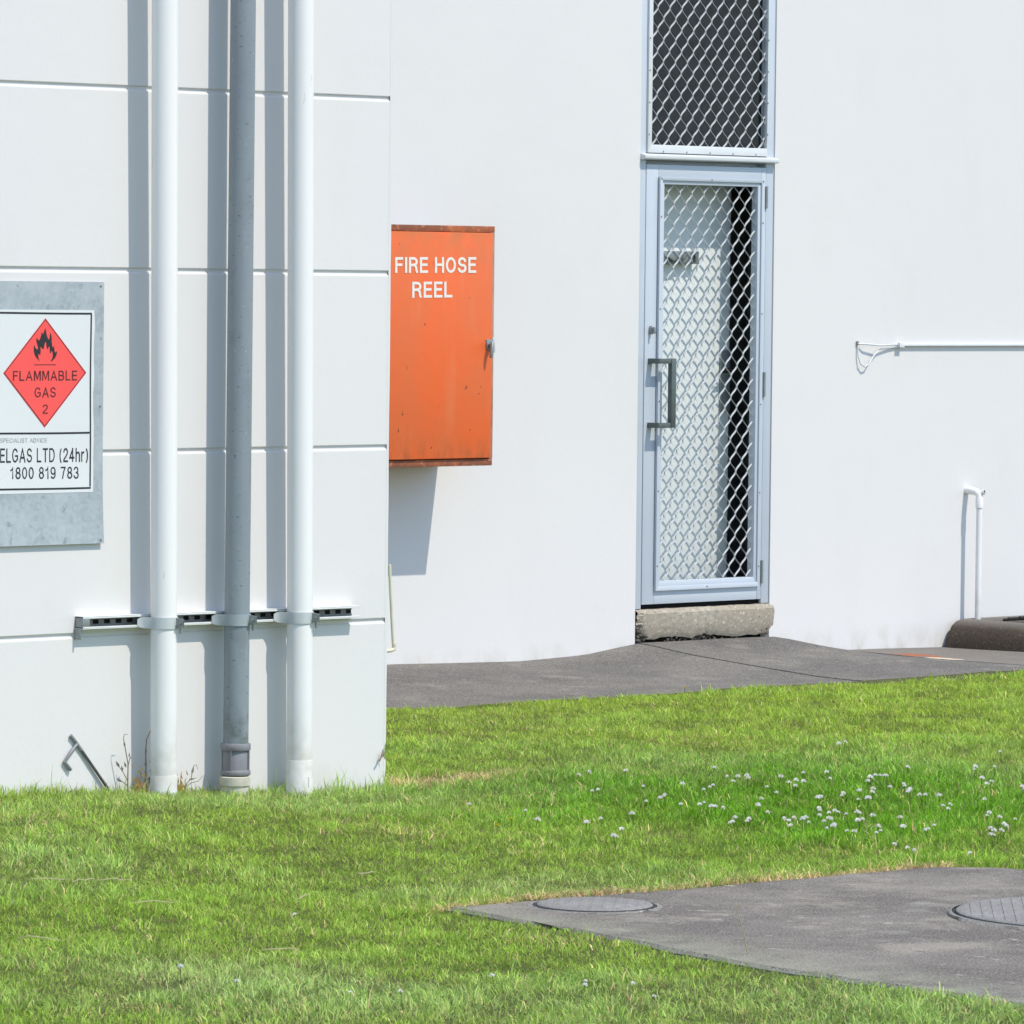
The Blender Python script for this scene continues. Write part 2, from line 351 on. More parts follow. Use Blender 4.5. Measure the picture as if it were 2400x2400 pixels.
GLYPH = {                                           # centre lines of a plain grotesque, height 1
 'A': (.62, [[(0, 0), (.31, 1), (.62, 0)], [(.12, .32), (.50, .32)]]),
 'B': (.52, [[(0, 0), (0, 1)], [(0, 1), (.28, 1)]+arc(.28, .765, .21, .235, 90, -90)+[(0, .53)], [(.28, .53)]+arc(.28, .265, .24, .265, 90, -90)+[(0, 0)]]),
 'C': (.58, [arc(.3, .5, .3, .5, 38, 322, 22)]),
 'D': (.56, [[(0, 0), (0, 1), (.24, 1)]+arc(.24, .5, .32, .5, 90, -90, 16)+['closed']]),
 'E': (.46, [[(.46, 0), (0, 0), (0, 1), (.46, 1)], [(0, .52), (.42, .52)]]),
 'F': (.44, [[(0, 0), (0, 1), (.44, 1)], [(0, .52), (.38, .52)]]),
 'G': (.60, [arc(.3, .5, .3, .5, 40, 320, 22)+[(.6, .18), (.6, .46), (.34, .46)]]),
 'H': (.54, [[(0, 0), (0, 1)], [(.54, 0), (.54, 1)], [(0, .52), (.54, .52)]]),
 'I': (0, [[(0, 0), (0, 1)]]),
 'L': (.44, [[(0, 1), (0, 0), (.44, 0)]]),
 'M': (.66, [[(0, 0), (0, 1), (.06, 1), (.33, .12), (.60, 1), (.66, 1), (.66, 0)]]),
 'O': (.62, [ELL(.62)]),
 'P': (.50, [[(0, 0), (0, 1)], [(0, 1), (.26, 1)]+arc(.26, .735, .24, .265, 90, -90)+[(0, .47)]]),
 'R': (.54, [[(0, 0), (0, 1)], [(0, 1), (.28, 1)]+arc(.28, .75, .23, .25, 90, -90)+[(0, .50)], [(.27, .50), (.38, .46), (.47, .33), (.49, .10), (.53, 0)]]),
 'S': (.52, [arc(.26, .745, .235, .255, 20, 250, 14)+[(.34, .47)]+arc(.26, .255, .26, .255, 62, -165, 14)]),
 'T': (.52, [[(0, 1), (.52, 1)], [(.26, 1), (.26, 0)]]),
 'V': (.56, [[(0, 1), (.28, 0), (.56, 1)]]),
 'h': (.42, [[(0, 0), (0, 1)], arc(.21, .46, .21, .25, 180, 0, 12)+[(.42, 0)]]),
 'r': (.24, [[(0, 0), (0, .71)], arc(.22, .42, .22, .29, 180, 80, 8)]),
 '(': (.18, [arc(.42, .44, .42, .72, 128, 232, 12)]),
 ')': (.18, [arc(-.24, .44, .42, .72, 52, -52, 12)]),
 '0': (.46, [ELL(.46)]),
 '1': (.30, [[(0, .76), (.10, .80), (.19, .90), (.22, 1), (.22, 0)]]),
 '2': (.46, [arc(.23, .74, .22, .26, 170, -25, 14)+[(.30, .42), (.03, .16), (0, 0), (.46, 0)]]),
 '3': (.46, [arc(.22, .75, .21, .25, 160, -80, 14), arc(.22, .265, .24, .265, 80, -165, 14)]),
 '4': (.50, [[(.36, .98), (0, .28), (.50, .28)], [(.36, 0), (.36, 1)]]),
 '7': (.46, [[(0, 1), (.46, 1), (.28, .60), (.16, 0)]]),
 '8': (.46, [arc(.23, .76, .20, .24, 90, 450, 20)[:-1]+['closed'], arc(.23, .265, .23, .265, 90, 450, 20)[:-1]+['closed']]),
 '9': (.46, [arc(.23, .69, .23, .31, 0, 360, 20)[:-1]+['closed'], [(.46, .69)]+arc(.22, .34, .24, .34, 10, -140, 12)]),
}
def text_mesh(txt, mat, parent, y, quad, T=.13, gap=.17):
    """Flat print, one part per word, fitted to a four-cornered box on a wall-parallel face."""
    x = 0; lay = []
    for ch in txt:
        if ch == ' ': x += .26+gap; continue
        w, st_ = GLYPH[ch]; lay.append((ch, x, st_)); x += w+T+gap
    total = x-gap; q = quad; words_ = txt.split(' '); k = 0
    def place(u, v):
        a = u/total; tx = lerp(q[0][0], q[1][0], a), lerp(q[0][1], q[1][1], a); bx = lerp(q[3][0], q[2][0], a), lerp(q[3][1], q[2][1], a)
        return lerp(bx[0], tx[0], v), lerp(bx[1], tx[1], v)
    for wd in words_:
        mb = MB(); lift = 0
        for ch, x0, strokes in lay[k:k+len(wd)]:
            for st_ in strokes:
                closed = st_[-1] == 'closed'; P = [Vector((a, T/2+b*(1-T))) for a, b in (st_[:-1] if closed else st_)]
                P = [p for i, p in enumerate(P) if i == 0 or (p-P[i-1]).length > 1e-4]; n = len(P)
                if not closed:
                    P[0] = P[0]+(P[0]-P[1]).normalized()*T/2*(ch not in '()'); P[-1] = P[-1]+(P[-1]-P[-2]).normalized()*T/2*(ch not in '()')
                L = []; Rr = []
                for i in range(n):
                    pa = P[i-1] if (i > 0 or closed) else None; pb = P[(i+1) % n] if (i < n-1 or closed) else None
                    d1 = (P[i]-pa).normalized() if pa is not None else None; d2 = (pb-P[i]).normalized() if pb is not None else None
                    d1 = d1 or d2; d2 = d2 or d1
                    n1, n2 = Vector((-d1.y, d1.x)), Vector((-d2.y, d2.x)); m_ = (n1+n2); m_ = m_.normalized() if m_.length > 1e-3 else n1
                    o_ = m_*(T/2/max(.45, m_.dot(n1))); L.append(P[i]+o_); Rr.append(P[i]-o_)
                vs = []
                for p in L+Rr:
                    X, Z = place(x0+T/2+p.x, p.y); vs.append((X, (y(Z) if callable(y) else y)-lift, Z))
                mb.add(vs, [(i, (i+1) % n, (i+1) % n+n, i+n) for i in range(n if closed else n-1)]); lift = (lift+.0003) % .0009
        k += len(wd); mb.build('lettering', mat, parent)

def vnoise(x, y, s, seed):
    r = np.random.default_rng(seed).random((64, 64)); X = x/s+31.7; Y = y/s+17.3
    i = np.floor(X).astype(int); j = np.floor(Y).astype(int); fx = X-i; fy = Y-j
    fx = fx*fx*(3-2*fx); fy = fy*fy*(3-2*fy)
    g = lambda a, b: r[a % 64, b % 64]
    return (g(i, j)*(1-fx)+g(i+1, j)*fx)*(1-fy) + (g(i, j+1)*(1-fx)+g(i+1, j+1)*fx)*fy
def sstep(a, b, x): t = np.clip((x-a)/(b-a), 0, 1); return t*t*(3-2*t)

YB = 4.006                                          # face of the rear wall; the near wall's face is y = 0

# ------------------------------------------------------------------ ground
SLAB = [(-2.50, -2.838), (-1.73, -2.93), (-0.87, -2.985), (-0.61, -3.01), (-0.47, -3.16), (-0.45, -3.4), (-0.45, -12.0), (-3.6, -12.0), (-2.91, -5.26), (-2.81, -4.24), (-2.64, -3.53)]
def poly_sd(px, py, poly):                          # signed distance, negative inside
    d = np.full(px.shape, 1e9); ins = np.zeros(px.shape, bool); n = len(poly)
    for i in range(n):
        ax, ay = poly[i]; bx, by = poly[(i+1) % n]; ex, ey = bx-ax, by-ay
        t = np.clip(((px-ax)*ex+(py-ay)*ey)/(ex*ex+ey*ey), 0, 1)
        d = np.minimum(d, np.hypot(px-ax-t*ex, py-ay-t*ey))
        c = ((ay > py) != (by > py)) & (px < (bx-ax)*(py-ay)/((by-ay) if by != ay else 1e-9)+ax); ins ^= c
    return np.where(ins, -d, d)
def lawn_z(x, y):
    x = np.asarray(x, float); y = np.asarray(y, float)
    z = -0.022 + 0.018*(vnoise(x, y, 0.9, 3)-0.5) + 0.012*(vnoise(x, y, 0.25, 4)-0.5)
    z = z + 0.012*np.exp(-np.clip(poly_sd(x, y, SLAB), 0, 9)/0.25)
    z = z + 0.085*sstep(-0.1, -1.75, x)*sstep(-2.2, -0.1, y)
    return z
PX = [0, 3.9, 4.7, 5.13, 5.48, 6.45, 6.62, 6.9, 7.69, 8.32, 14]; PZ = [.035, .032, .012, .022, .062, .055, .02, -.03, -.042, -.08, -.08]
def pave_z(x, y):
    w = np.interp(np.asarray(y, float), [2.7, 2.9, 3.3, 3.68, 3.92, 4.01], [0, .05, .34, .64, .93, 1])
    return lerp(-0.035 + 0*np.asarray(x, float), np.interp(x, PX, PZ), w) + 0.006*(vnoise(np.asarray(x, float), np.asarray(y, float), 0.5, 9)-0.5)
xs = np.unique(np.concatenate([np.linspace(-9, 11, 161), [-400, -200, -100, -50, -25, -15, 15, 25, 50, 100, 200, 400]]))
ys = np.unique(np.concatenate([np.linspace(-10, 2.6, 106), [-400, -200, -100, -50, -25, -15, 2.7, 4, 8, 20, 60, 200, 400]]))
GX, GY = np.meshgrid(xs, ys); inside = (GX > -9) & (GX < 11) & (GY > -10) & (GY < 2.62)
GZ = np.where(inside, lawn_z(GX, GY), -0.03); GZ = np.where(GY > 2.65, -0.16, GZ)
SDG = poly_sd(GX, GY, SLAB); GZ = np.where(SDG < 0.02, np.minimum(GZ, -0.012), GZ); GZ = np.where(SDG < -0.14, -0.09, GZ)
mb = MB(); nx = len(xs)
mb.add(list(zip(GX.ravel(), GY.ravel(), GZ.ravel())), [(j*nx+i, j*nx+i+1, (j+1)*nx+i+1, (j+1)*nx+i) for j in range(len(ys)-1) for i in range(nx-1)])
ground = tag(mb.build('ground', MSOIL, smooth=60), kind='structure')

# rear path along the wall: three poured slabs with open joints
def j1(y): return np.interp(y, [2.3, 2.43, 3.74, 4.3], [5.505, 5.505, 5.50, 5.50])
def j2(y): return np.interp(y, [2.3, 3.55, 4.05, 4.3], [6.86, 6.90, 6.95, 6.96])
path = MB().box(0.0, 14.0, 2.36, 4.05, -0.3, -0.14).build('path', MSOIL); tag(path, kind='structure')
def pave(fa, fb, mat, dz=0.0, label=None):
    mb = MB(); yy = np.linspace(2.40, 4.004, 24); n = 50
    for side in (0,):
        vs = []
        for y in yy:
            a, b = fa(y), fb(y)
            for t in np.linspace(0, 1, n): x = a+(b-a)*t; vs.append((x, y, float(pave_z(x, y))+dz))
        top = len(vs); m = len(yy)
        fs = [(j*n+i, j*n+i+1, (j+1)*n+i+1, (j+1)*n+i) for j in range(m-1) for i in range(n-1)]
        rim = [i for i in range(n)] + [j*n+n-1 for j in range(1, m)] + [(m-1)*n+i for i in range(n-2, -1, -1)] + [j*n for j in range(m-2, 0, -1)]
        vs += [(vs[i][0], vs[i][1], -0.135) for i in rim]; L = len(rim)
        fs += [(rim[i], top+i, top+(i+1) % L, rim[(i+1) % L]) for i in range(L)]
        mb.add(vs, fs)
    o = mb.build('paving_slab', mat, path, smooth=50)
    if label: o['label'] = label
pave(lambda y: 0.004, lambda y: j1(y)-0.0025, MPAVE, 0.0)
def jw(y): return 0.0015+0.0075*float(sstep(3.45, 3.62, y))
pave(lambda y: j1(y)+0.0025, lambda y: j2(y)-jw(y), MPAVE, 0.003)
pave(lambda y: j2(y)+jw(y), lambda y: 13.9, MPAVE2, 0.0045, 'browner slab with orange and cream spill marks')

mb = MB(); vs = []
for y in np.linspace(2.42, 3.99, 40): x = float(j1(y)); z = float(pave_z(x, y))-.0045; vs += [(x-.004, y, z), (x+.004, y, z)]
mb.add(vs, [(2*i, 2*i+1, 2*i+3, 2*i+2) for i in range(39)]); mb.build('joint_filler', MSOILJ, path)
# front concrete slab
def blob_edge(poly, seed):
    out = []; rr = random.Random(seed)
    for i, (ax, ay) in enumerate(poly):
        bx, by = poly[(i+1) % len(poly)]; L = math.hypot(bx-ax, by-ay); k = max(1, int(L/0.09))
        for j in range(k): t = j/k; out.append((lerp(ax, bx, t)+rr.uniform(-.013, .013)*(j > 0), lerp(ay, by, t)+rr.uniform(-.009, .009)*(j > 0)))
    return out
edge = blob_edge(SLAB, 2); n = len(edge)
mb = MB(); tri = tessellate_polygon([[Vector((a, b, 0)) for a, b in edge]])
cxs, cys = sum(a for a, b in edge)/n, sum(b for a, b in edge)/n
inner = []
for i, (a, b) in enumerate(edge):
    p, q = Vector(edge[i-1]), Vector(edge[(i+1) % n]); t = (q-p).normalized(); nn = Vector((-t.y, t.x))
    c = Vector((a, b)); e1 = c+nn*0.012; inner.append((e1.x, e1.y) if poly_sd(np.array([e1.x]), np.array([e1.y]), SLAB)[0] < 0 else ((c-nn*0.012).x, (c-nn*0.012).y))
tri = tessellate_polygon([[Vector((a, b, 0)) for a, b in inner]])
vs = [(a, b, 0.0) for a, b in inner] + [(a, b, -0.010) for a, b in edge] + [(a, b, -0.14) for a, b in edge]
fs = [t for t in tri] + [(i, (i+1) % n, (i+1) % n+n, i+n) for i in range(n)] + [(i+n, (i+1) % n+n, (i+1) % n+2*n, i+2*n) for i in range(n)]
mb.add(vs, fs); slab = tag(mb.build('concrete_path', MSLAB), kind='structure')

def manhole(name_label, cx, cy, r, pitch, raised, ang, stripes):
    t = thing('manhole_cover', name_label, 'manhole cover', (cx, cy, 0.0))
    mb = MB(); n = 64; rr = random.Random(int(r*1000))
    prof = []
    vs = []
    for j in range(n):                              # ragged mortar collar
        a = 2*math.pi*j/n; ro = r+0.028+rr.uniform(-.012, .022)
        vs += [(cx+math.cos(a)*(r+0.012), cy+math.sin(a)*(r+0.012), 0.007+raised), (cx+math.cos(a)*(r+0.022), cy+math.sin(a)*(r+0.022), 0.006+raised+rr.uniform(-.002, .002)), (cx+math.cos(a)*ro, cy+math.sin(a)*ro, -0.004)]
    mb.add(vs, [(3*j+k, 3*((j+1) % n)+k, 3*((j+1) % n)+k+1, 3*j+k+1) for j in range(n) for k in (0, 1)])
    mb.build('mortar_collar', MMORTAR, t, smooth=50)
    MB().lathe(cx, cy, [(r+0.014, 0.003), (r+0.014, 0.0045+raised*.4), (r-0.004, 0.0045+raised*.4)], 64).build('joint', MIROND, t, smooth=40)
    MB().lathe(cx, cy, [(r-0.001, 0.002), (r, 0.009+raised), (r-0.004, 0.012+raised), (r-0.02, 0.012+raised)], 64).build('plate', MIRON, t, smooth=40)
    z = 0.012+raised; ca, sa = math.cos(ang), math.sin(ang); k = int(r/pitch)
    for i in range(-k, k+1):                        # raised tread bars
        d = i*pitch; h2 = r*r*0.90-d*d
        if h2 <= 0.0004: continue
        h = math.sqrt(h2); w = pitch*stripes
        mb = MB(); q = [(-h, -w/2), (h, -w/2), (h, w/2), (-h, w/2)]; q2 = [(-h+.004, -w/2+.002), (h-.004, -w/2+.002), (h-.004, w/2-.002), (-h+.004, w/2-.002)]
        T = lambda u, v, zz: (cx+u*ca-(v+d)*sa, cy+u*sa+(v+d)*ca, zz)
        mb.add([T(u, v, z-.001) for u, v in q]+[T(u, v, z+.002) for u, v in q2], [(4, 5, 6, 7)]+[(j, (j+1) % 4, (j+1) % 4+4, j+4) for j in range(4)])
        mb.build('tread_bar', MIRON, t)
    return t
manhole('small round ribbed metal cover in the left tip of the front concrete slab', -2.172, -3.092, 0.163, 0.032, -0.004, 0.72, 0.55)
manhole('large round metal cover with a black rim gap at the right edge', -1.263, -4.18, 0.408, 0.03, 0.002, 0.72, 0.6)

# ------------------------------------------------------------------ near wall with panel grooves
wa = thing('panel_wall', 'near white concrete wall with horizontal grooves behind the three tall pipes', 'wall', (0, 0, 0))
mb = MB().box(-6.0, -0.004, 0.0070, 4.0, -0.4, 4.6); mb.build('wall_core', MW, wa)
GZs = [3.571, 2.971, 2.371, 1.771, 1.171, 0.571]; GH = 0.0062
bounds = [4.6] + GZs + [-0.4]
def panel_prof(z0, z1, lo, hi):
    p = [(0.0071, z0)]
    if lo: p += [(0.003, z0), (0.0008, z0+0.0008), (0.0, z0+0.003)]
    else: p += [(0.0, z0)]
    if hi: p += [(0.0, z1-0.007), (0.0008, z1-0.0038), (0.0022, z1-0.0018), (0.0045, z1-0.0004), (0.0071, z1)]
    else: p += [(0.0, z1), (0.0071, z1)]
    return p
XE = -0.014
for i in range(len(bounds)-1):
    z1, z0 = bounds[i], bounds[i+1]
    z1p = z1 if i == 0 else z1-GH; z0p = z0 if i == len(bounds)-2 else z0+GH
    MB().xprism(panel_prof(z0p, z1p, i < len(bounds)-2, i > 0), -6.0, XE).build('wall_panel', MW, wa)
# the plain corner strip that stops the grooves, chipped at its foot
mb = MB(); zz = np.concatenate([np.linspace(-0.4, -0.02, 3), np.linspace(0.0, 0.22, 34), np.linspace(0.25, 4.6, 30)]); rr = random.Random(4)
vs = []
for z in zz:
    chip = (0.012*max(0, 1-abs(z-0.115)/0.035) + 0.010*max(0, 1-z/0.06)*(z < 0.06))*(0.7+0.6*rr.random()) if z < 0.25 else 0
    j = rr.uniform(-.0008, .0008)
    vs += [(XE+.0005, 0.0, z), (-0.006+j-chip, 0.0, z), (-0.0015+j-chip, 0.0015, z), (0.0+j-chip*.6, 0.006+chip*.5, z), (0.0, 0.03+chip, z), (0.0, 4.0, z)]
mb.add(vs, [(6*i+k, 6*i+k+1, 6*i+k+7, 6*i+k+6) for i in range(len(zz)-1) for k in range(5)])
mb.build('wall_corner', MW, wa, smooth=60)

# ------------------------------------------------------------------ rear wall with the door opening
wb = thing('building_wall', 'tall smooth white rear wall around the meshed security door', 'wall', (6, YB, 0))
OX0, OX1, OZ0, OZ1 = 5.476, 6.443, 0.05, 3.40
SHIFT = Vector((-0.036, -0.034, 0))              # the door stands almost flush with the wall face
OXW = OX1-0.036
pts = []
mb = MB()
def wslab(x0, x1, z0, z1): mb.box(x0, x1, YB, YB+0.165, z0, z1)
wslab(0.0, OX0, -0.5, 4.8); wslab(OXW, 15.0, -0.5, 4.8); wslab(OX0, OXW, OZ1, 4.8); wslab(OX0, OXW, -0.5, OZ0)
mb.build('wall', MW, wb)
MB().box(OX0-.9, OX0-.88, YB+.166, YB+0.8, 0, 3.6).box(OX1+.88, OX1+.9, YB+.166, YB+0.8, 0, 3.6).box(OX0-.9, OX1+.9, YB+0.8, YB+0.82, 0, 3.6).box(OX0-.9, OX1+.9, YB+.166, YB+0.8, 3.6, 3.62).box(OX0-.9, OX1+.9, YB+.166, YB+0.8, .18, .2).build('room_lining', MROOM, wb)

# broken concrete step under the door
st = thing('concrete_step', 'weathered bare concrete doorstep block with a crumbled lower edge', 'step', (5.96, YB, 0.05))
mb = MB(); nx_, nz_ = 70, 14; rr = np.random.default_rng(5); vs = []
for i in range(nx_):
    t = i/(nx_-1); x = lerp(OX0+0.004, OX1-0.010, t)
    zb = 0.080 + 0.012*(float(vnoise(np.array([x]), np.array([0.]), 0.05, 21)[0])-0.5)*2 + (0.06*max(0, 1-t/0.07)) - 0.004*t
    if 0.27 < t < 0.60: zb += 0.008*rr.random()-0.002
    for j in range(nz_):
        s_ = j/(nz_-1); z = lerp(zb, 0.2195, s_)
        y = YB-0.014+0.0012*rr.random() + 0.018*max(0, s_-0.86)/0.14 + (0.02*(1-s_)**4)
        if t < 0.03 or t > 0.985: y += 0.008*rr.random()
        vs.append((x, y, z - 0.003*rr.random()*(j == nz_-1)))
top = len(vs)
for i in range(nx_): x = vs[i*nz_][0]; vs.append((x, YB+0.2, 0.2185))
bot = len(vs)
for i in range(nx_): x = vs[i*nz_][0]; vs.append((x, YB+0.06, vs[i*nz_][2]+.004))
fs = [(i*nz_+j, (i+1)*nz_+j, (i+1)*nz_+j+1, i*nz_+j+1) for i in range(nx_-1) for j in range(nz_-1)]
fs += [(i*nz_+nz_-1, (i+1)*nz_+nz_-1, top+i+1, top+i) for i in range(nx_-1)] + [(i*nz_, bot+i, bot+i+1, (i+1)*nz_) for i in range(nx_-1)]
mb.add(vs, fs); mb.build('block', MSTEP, st)
MB().box(OX0+.006, OX1-.004, YB+.055, YB+.2, 0.03, .2).build('painted_shade_core', MBLACK, st)  # black core paints the shade behind the crumbled lower edge
def rock(mb, c, r, seed, mi=0):
    bm = bmesh.new(); bmesh.ops.create_icosphere(bm, subdivisions=1, radius=r); q = random.Random(seed)
    for v in bm.verts: v.co *= q.uniform(0.65, 1.2)
    sc = (q.uniform(.7, 1.4), q.uniform(.6, 1), q.uniform(.6, 1))
    mb.add([(c[0]+v.co.x*sc[0], c[1]+v.co.y*sc[1], c[2]+v.co.z*sc[2]) for v in bm.verts], [tuple(v.index for v in f.verts) for f in bm.faces], mi); bm.free()
mb = MB(); q = random.Random(8)
for i in range(60): rock(mb, (OX0+0.012+abs(q.gauss(0, .035)), YB-.002+q.uniform(0, .02), q.uniform(.05, .16)), q.uniform(.005, .013), i)
for i in range(80): rock(mb, (q.uniform(OX0+.2, OX1-.25), YB+.008+q.uniform(0, .025), q.uniform(.055, .085)), q.uniform(.004, .010), 100+i)
for i in range(24): rock(mb, (OXW-.012-abs(q.gauss(0, .03)), YB-.004+q.uniform(0, .02), q.uniform(.06, .2)), q.uniform(.004, .009), 300+i)
o = mb.build('rubble', MSTEPD, st); o['kind'] = 'stuff'

# ------------------------------------------------------------------ door frame, transom, security door
YF = YB+0.04
fr = thing('door_frame', 'pale grey aluminium door frame set in the rear white wall', 'door frame', (5.96, YF, 0.22))
MB().box(OX0+.038, 5.556, YF, YF+.09, .221, OZ1-.004).build('jamb', MALU, fr, bevel=.002)
MB().box(6.388, OX1-.002, YF, YF+.09, .221, OZ1-.004).build('jamb', MALU, fr, bevel=.002)
MB().xprism([(YF-.036, 2.318), (YF-.037, 2.334), (YF-.004, 2.343), (YF+.035, 2.343), (YF+.035, 2.313), (YF-.02, 2.313)], OX0+.0365, OX1-.0015).build('drip_ledge', MALU2, fr, bevel=.0015)
MB().box(5.557, 6.387, YF+.05, YF+.155, 2.297, 2.345).build('head_stop', MALU, fr)
MB().box(OX1-.003, OX1-.0005, YF+.0905, YF+.158, .221, 2.31).build('reveal_shade_sheet', MDARK, fr)  # added dark sheet, paints shade onto the white wall reveal
MB().box(5.557, 6.387, YF+.012, YF+.085, .222, .2395).build('painted_sill_shade', MBLACK, fr)  # black bar paints the shade in the gap under the door

def strands(mb, x0, x1, z0, z1, nx0, nz0, y, SX=0.082, SZ=0.1006, over=0.012, dep=0.0060, th=0.0017):
    b = 0.011
    def seg(p, q, w0):
        d = Vector((q[0]-p[0], q[1]-p[1])); 
        t0, t1 = 0.0, 1.0
        for o_, dd, lo, hi in ((p[0], d.x, x0-over, x1+over), (p[1], d.y, z0-over, z1+over)):
            if abs(dd) < 1e-9:
                if o_ < lo or o_ > hi: return
                continue
            a, c = (lo-o_)/dd, (hi-o_)/dd
            if a > c: a, c = c, a
            t0, t1 = max(t0, a), min(t1, c)
        if t0 >= t1: return
        P = (p[0]+d.x*t0, p[1]+d.y*t0); Q = (p[0]+d.x*t1, p[1]+d.y*t1)
        nrm = Vector((-d.y, d.x)).normalized()*w0/2
        if nrm.y < 0: nrm = -nrm
        # a flat ribbon on edge, leaning a little so that its upper face looks outward
        k = 0.0026
        c = [(-nrm.x, y, -nrm.y-k), (nrm.x, y, nrm.y-k), (nrm.x, y+dep, nrm.y+k), (-nrm.x, y+dep, -nrm.y+k)]
        vs = [(P[0]+a, e, P[1]+g) for a, e, g in c]+[(Q[0]+a, e, Q[1]+g) for a, e, g in c]
        mb.add(vs, [(0, 1, 5, 4), (1, 2, 6, 5), (2, 3, 7, 6), (3, 0, 4, 7), (3, 2, 1, 0), (4, 5, 6, 7)])
    i0 = int(math.floor((x0-nx0)/SX))-1; i1 = int(math.ceil((x1-nx0)/SX))+1
    k0 = int(math.floor((z0-nz0)/SZ))-1; k1 = int(math.ceil((z1-nz0)/SZ))+1
    for i in range(i0, i1+1):
        for k in range(k0, k1+1):
            for h in (0, .5):
                cx, cz = nx0+(i+h)*SX, nz0+(k+h)*SZ
                seg((cx, cz-b/2), (cx, cz+b/2), th*2.2)
                for s_ in (-1, 1):
                    p = (cx+s_*th*.45, cz+b/2-.001); q = (cx+s_*(SX/2-th*.45), cz+SZ/2-b/2+.001)
                    m1 = (lerp(p[0], q[0], .25)-s_*.0008, lerp(p[1], q[1], .25)+.0013); m2 = (lerp(p[0], q[0], .75)+s_*.0008, lerp(p[1], q[1], .75)-.0013)
                    seg(p, m1, th); seg(m1, m2, th); seg(m2, q, th)

tr = thing('transom_screen', 'white framed diamond mesh screen over a dark backing screen above the door', 'screen', (5.96, YF, 2.343))
X0, X1, Zb = 5.582, 6.379, 2.384
def bars(xo0, xo1, zo0, zo1, xi0, xi1, zi0, zi1, y0, y1, mat, parent, name, bev=.002):
    MB().prism([(xo0, zo0), (xo1, zo0), (xi1, zi0), (xi0, zi0)], y0, y1).build(name, mat, parent, bevel=bev)
    MB().prism([(xo0, zo1), (xi0, zi1), (xi1, zi1), (xo1, zo1)], y0, y1).build(name, mat, parent, bevel=bev)
    MB().prism([(xo0, zo0), (xi0, zi0), (xi0, zi1), (xo0, zo1)], y0, y1).build(name, mat, parent, bevel=bev)
    MB().prism([(xo1, zo0), (xo1, zo1), (xi1, zi1), (xi1, zi0)], y0, y1).build(name, mat, parent, bevel=bev)
bars(5.5565, 6.387, 2.346, 3.38, X0, X1, Zb, 3.34, YF-.012, YF+.012, MALU2, tr, 'frame_bar')
mb = MB(); strands(mb, X0, X1, Zb, 3.34, 5.628, 2.418, YF+.001); mb.build('diamond_mesh', MMESH, tr)
MB().box(5.5565, 6.387, YF+.036, YF+.042, 2.3435, 3.39).build('dark_backing', MDARK, tr)  # opaque dark screen close behind the mesh, not a pane
sc0 = MB().lathe(0, 0, [(0.0045, 0), (0.004, .002), (0.002, .0028)], 8)
scm = bpy.data.meshes.new('screw'); scm.from_pydata([(v[0], -v[2], v[1]) for v in sc0.v], [], sc0.f); scm.materials.append(MSTEEL)
def screw(x, y, z, parent, mesh=scm):
    o = bpy.data.objects.new('screw', mesh); COL.objects.link(o); o.parent = parent; o.location = Vector((x, y, z))-parent_loc(parent)
for x in np.linspace(5.66, 6.30, 5): screw(x, YF-.012, 2.353, tr)
for z in np.arange(2.43, 3.0, .149): screw(5.563, YF-.012, z, tr); screw(6.381, YF-.012, z+.02, tr)

dr = thing('security_door', 'pale grey security door with diamond mesh panel and offset pull handle', 'door', (6.386, YF, .233))
L0, L1, B0, B1 = 5.559, 6.385, .241, 2.293
I0, I1, J0, J1 = 5.640, 6.356, .309, 2.232
MB().box(L0, I0, YF-.002, YF+.042, B0, B1).build('stile', MALU, dr, bevel=.002)
MB().box(I1, L1, YF-.002, YF+.042, B0, B1).build('stile', MALU, dr, bevel=.002)
MB().box(I0+.0005, I1-.0005, YF-.0018, YF+.042, B0, J0).build('rail', MALU, dr, bevel=.002)
MB().box(I0+.0005, I1-.0005, YF-.0018, YF+.042, J1, B1).build('rail', MALU, dr, bevel=.002)
P0, P1, Q0, Q1 = 5.673, 6.322, .349, 2.201
bars(5.637, 6.359, .303, 2.236, 5.655, 6.341, .326, 2.219, YF-.018, YF-.0035, MALU, dr, 'screen_frame', .0015)
bars(5.6553, 6.3407, .3263, 2.2187, P0, P1, Q0, Q1, YF-.010, YF+.03, MALU, dr, 'screen_bead', .0015)
mb = MB(); strands(mb, P0, P1, Q0, Q1, 6.289, 2.160, YF+.004); mb.build('diamond_mesh', MMESH, dr)
for z in (2.05, 1.62, 1.19, .77, .42): screw(5.646, YF-.018, z, dr); screw(6.35, YF-.018, z-.02, dr)
screw(5.99, YF-.018, 2.227, dr); screw(5.99, YF-.018, .315, dr); screw(5.646, YF-.018, 2.227, dr); screw(6.35, YF-.018, 2.227, dr)
for z0, z1 in ((2.100, 2.205), (1.205, 1.322), (.316, .426)):
    mb = MB().lathe(6.3865, YF-.006, [(0.0072, z0), (0.0072, z1)], 10); mb.build('hinge', MSTEEL, dr, smooth=40)
# lock cylinder
mb = MB().lathe(0, 0, [(.012, 0), (.012, .016), (.009, .02)], 14); mb.v = [(5.594+v[0]*.85, YF-.002-v[2], 1.522+v[1]*1.7) for v in mb.v]
lk = mb.build('lock', MSTEEL, dr, smooth=40)
mb = MB().box(5.588, 5.598, YF-.036, YF-.021, 1.505, 1.535); mb.build('lock_turn', MSTEEL, lk, bevel=.002)
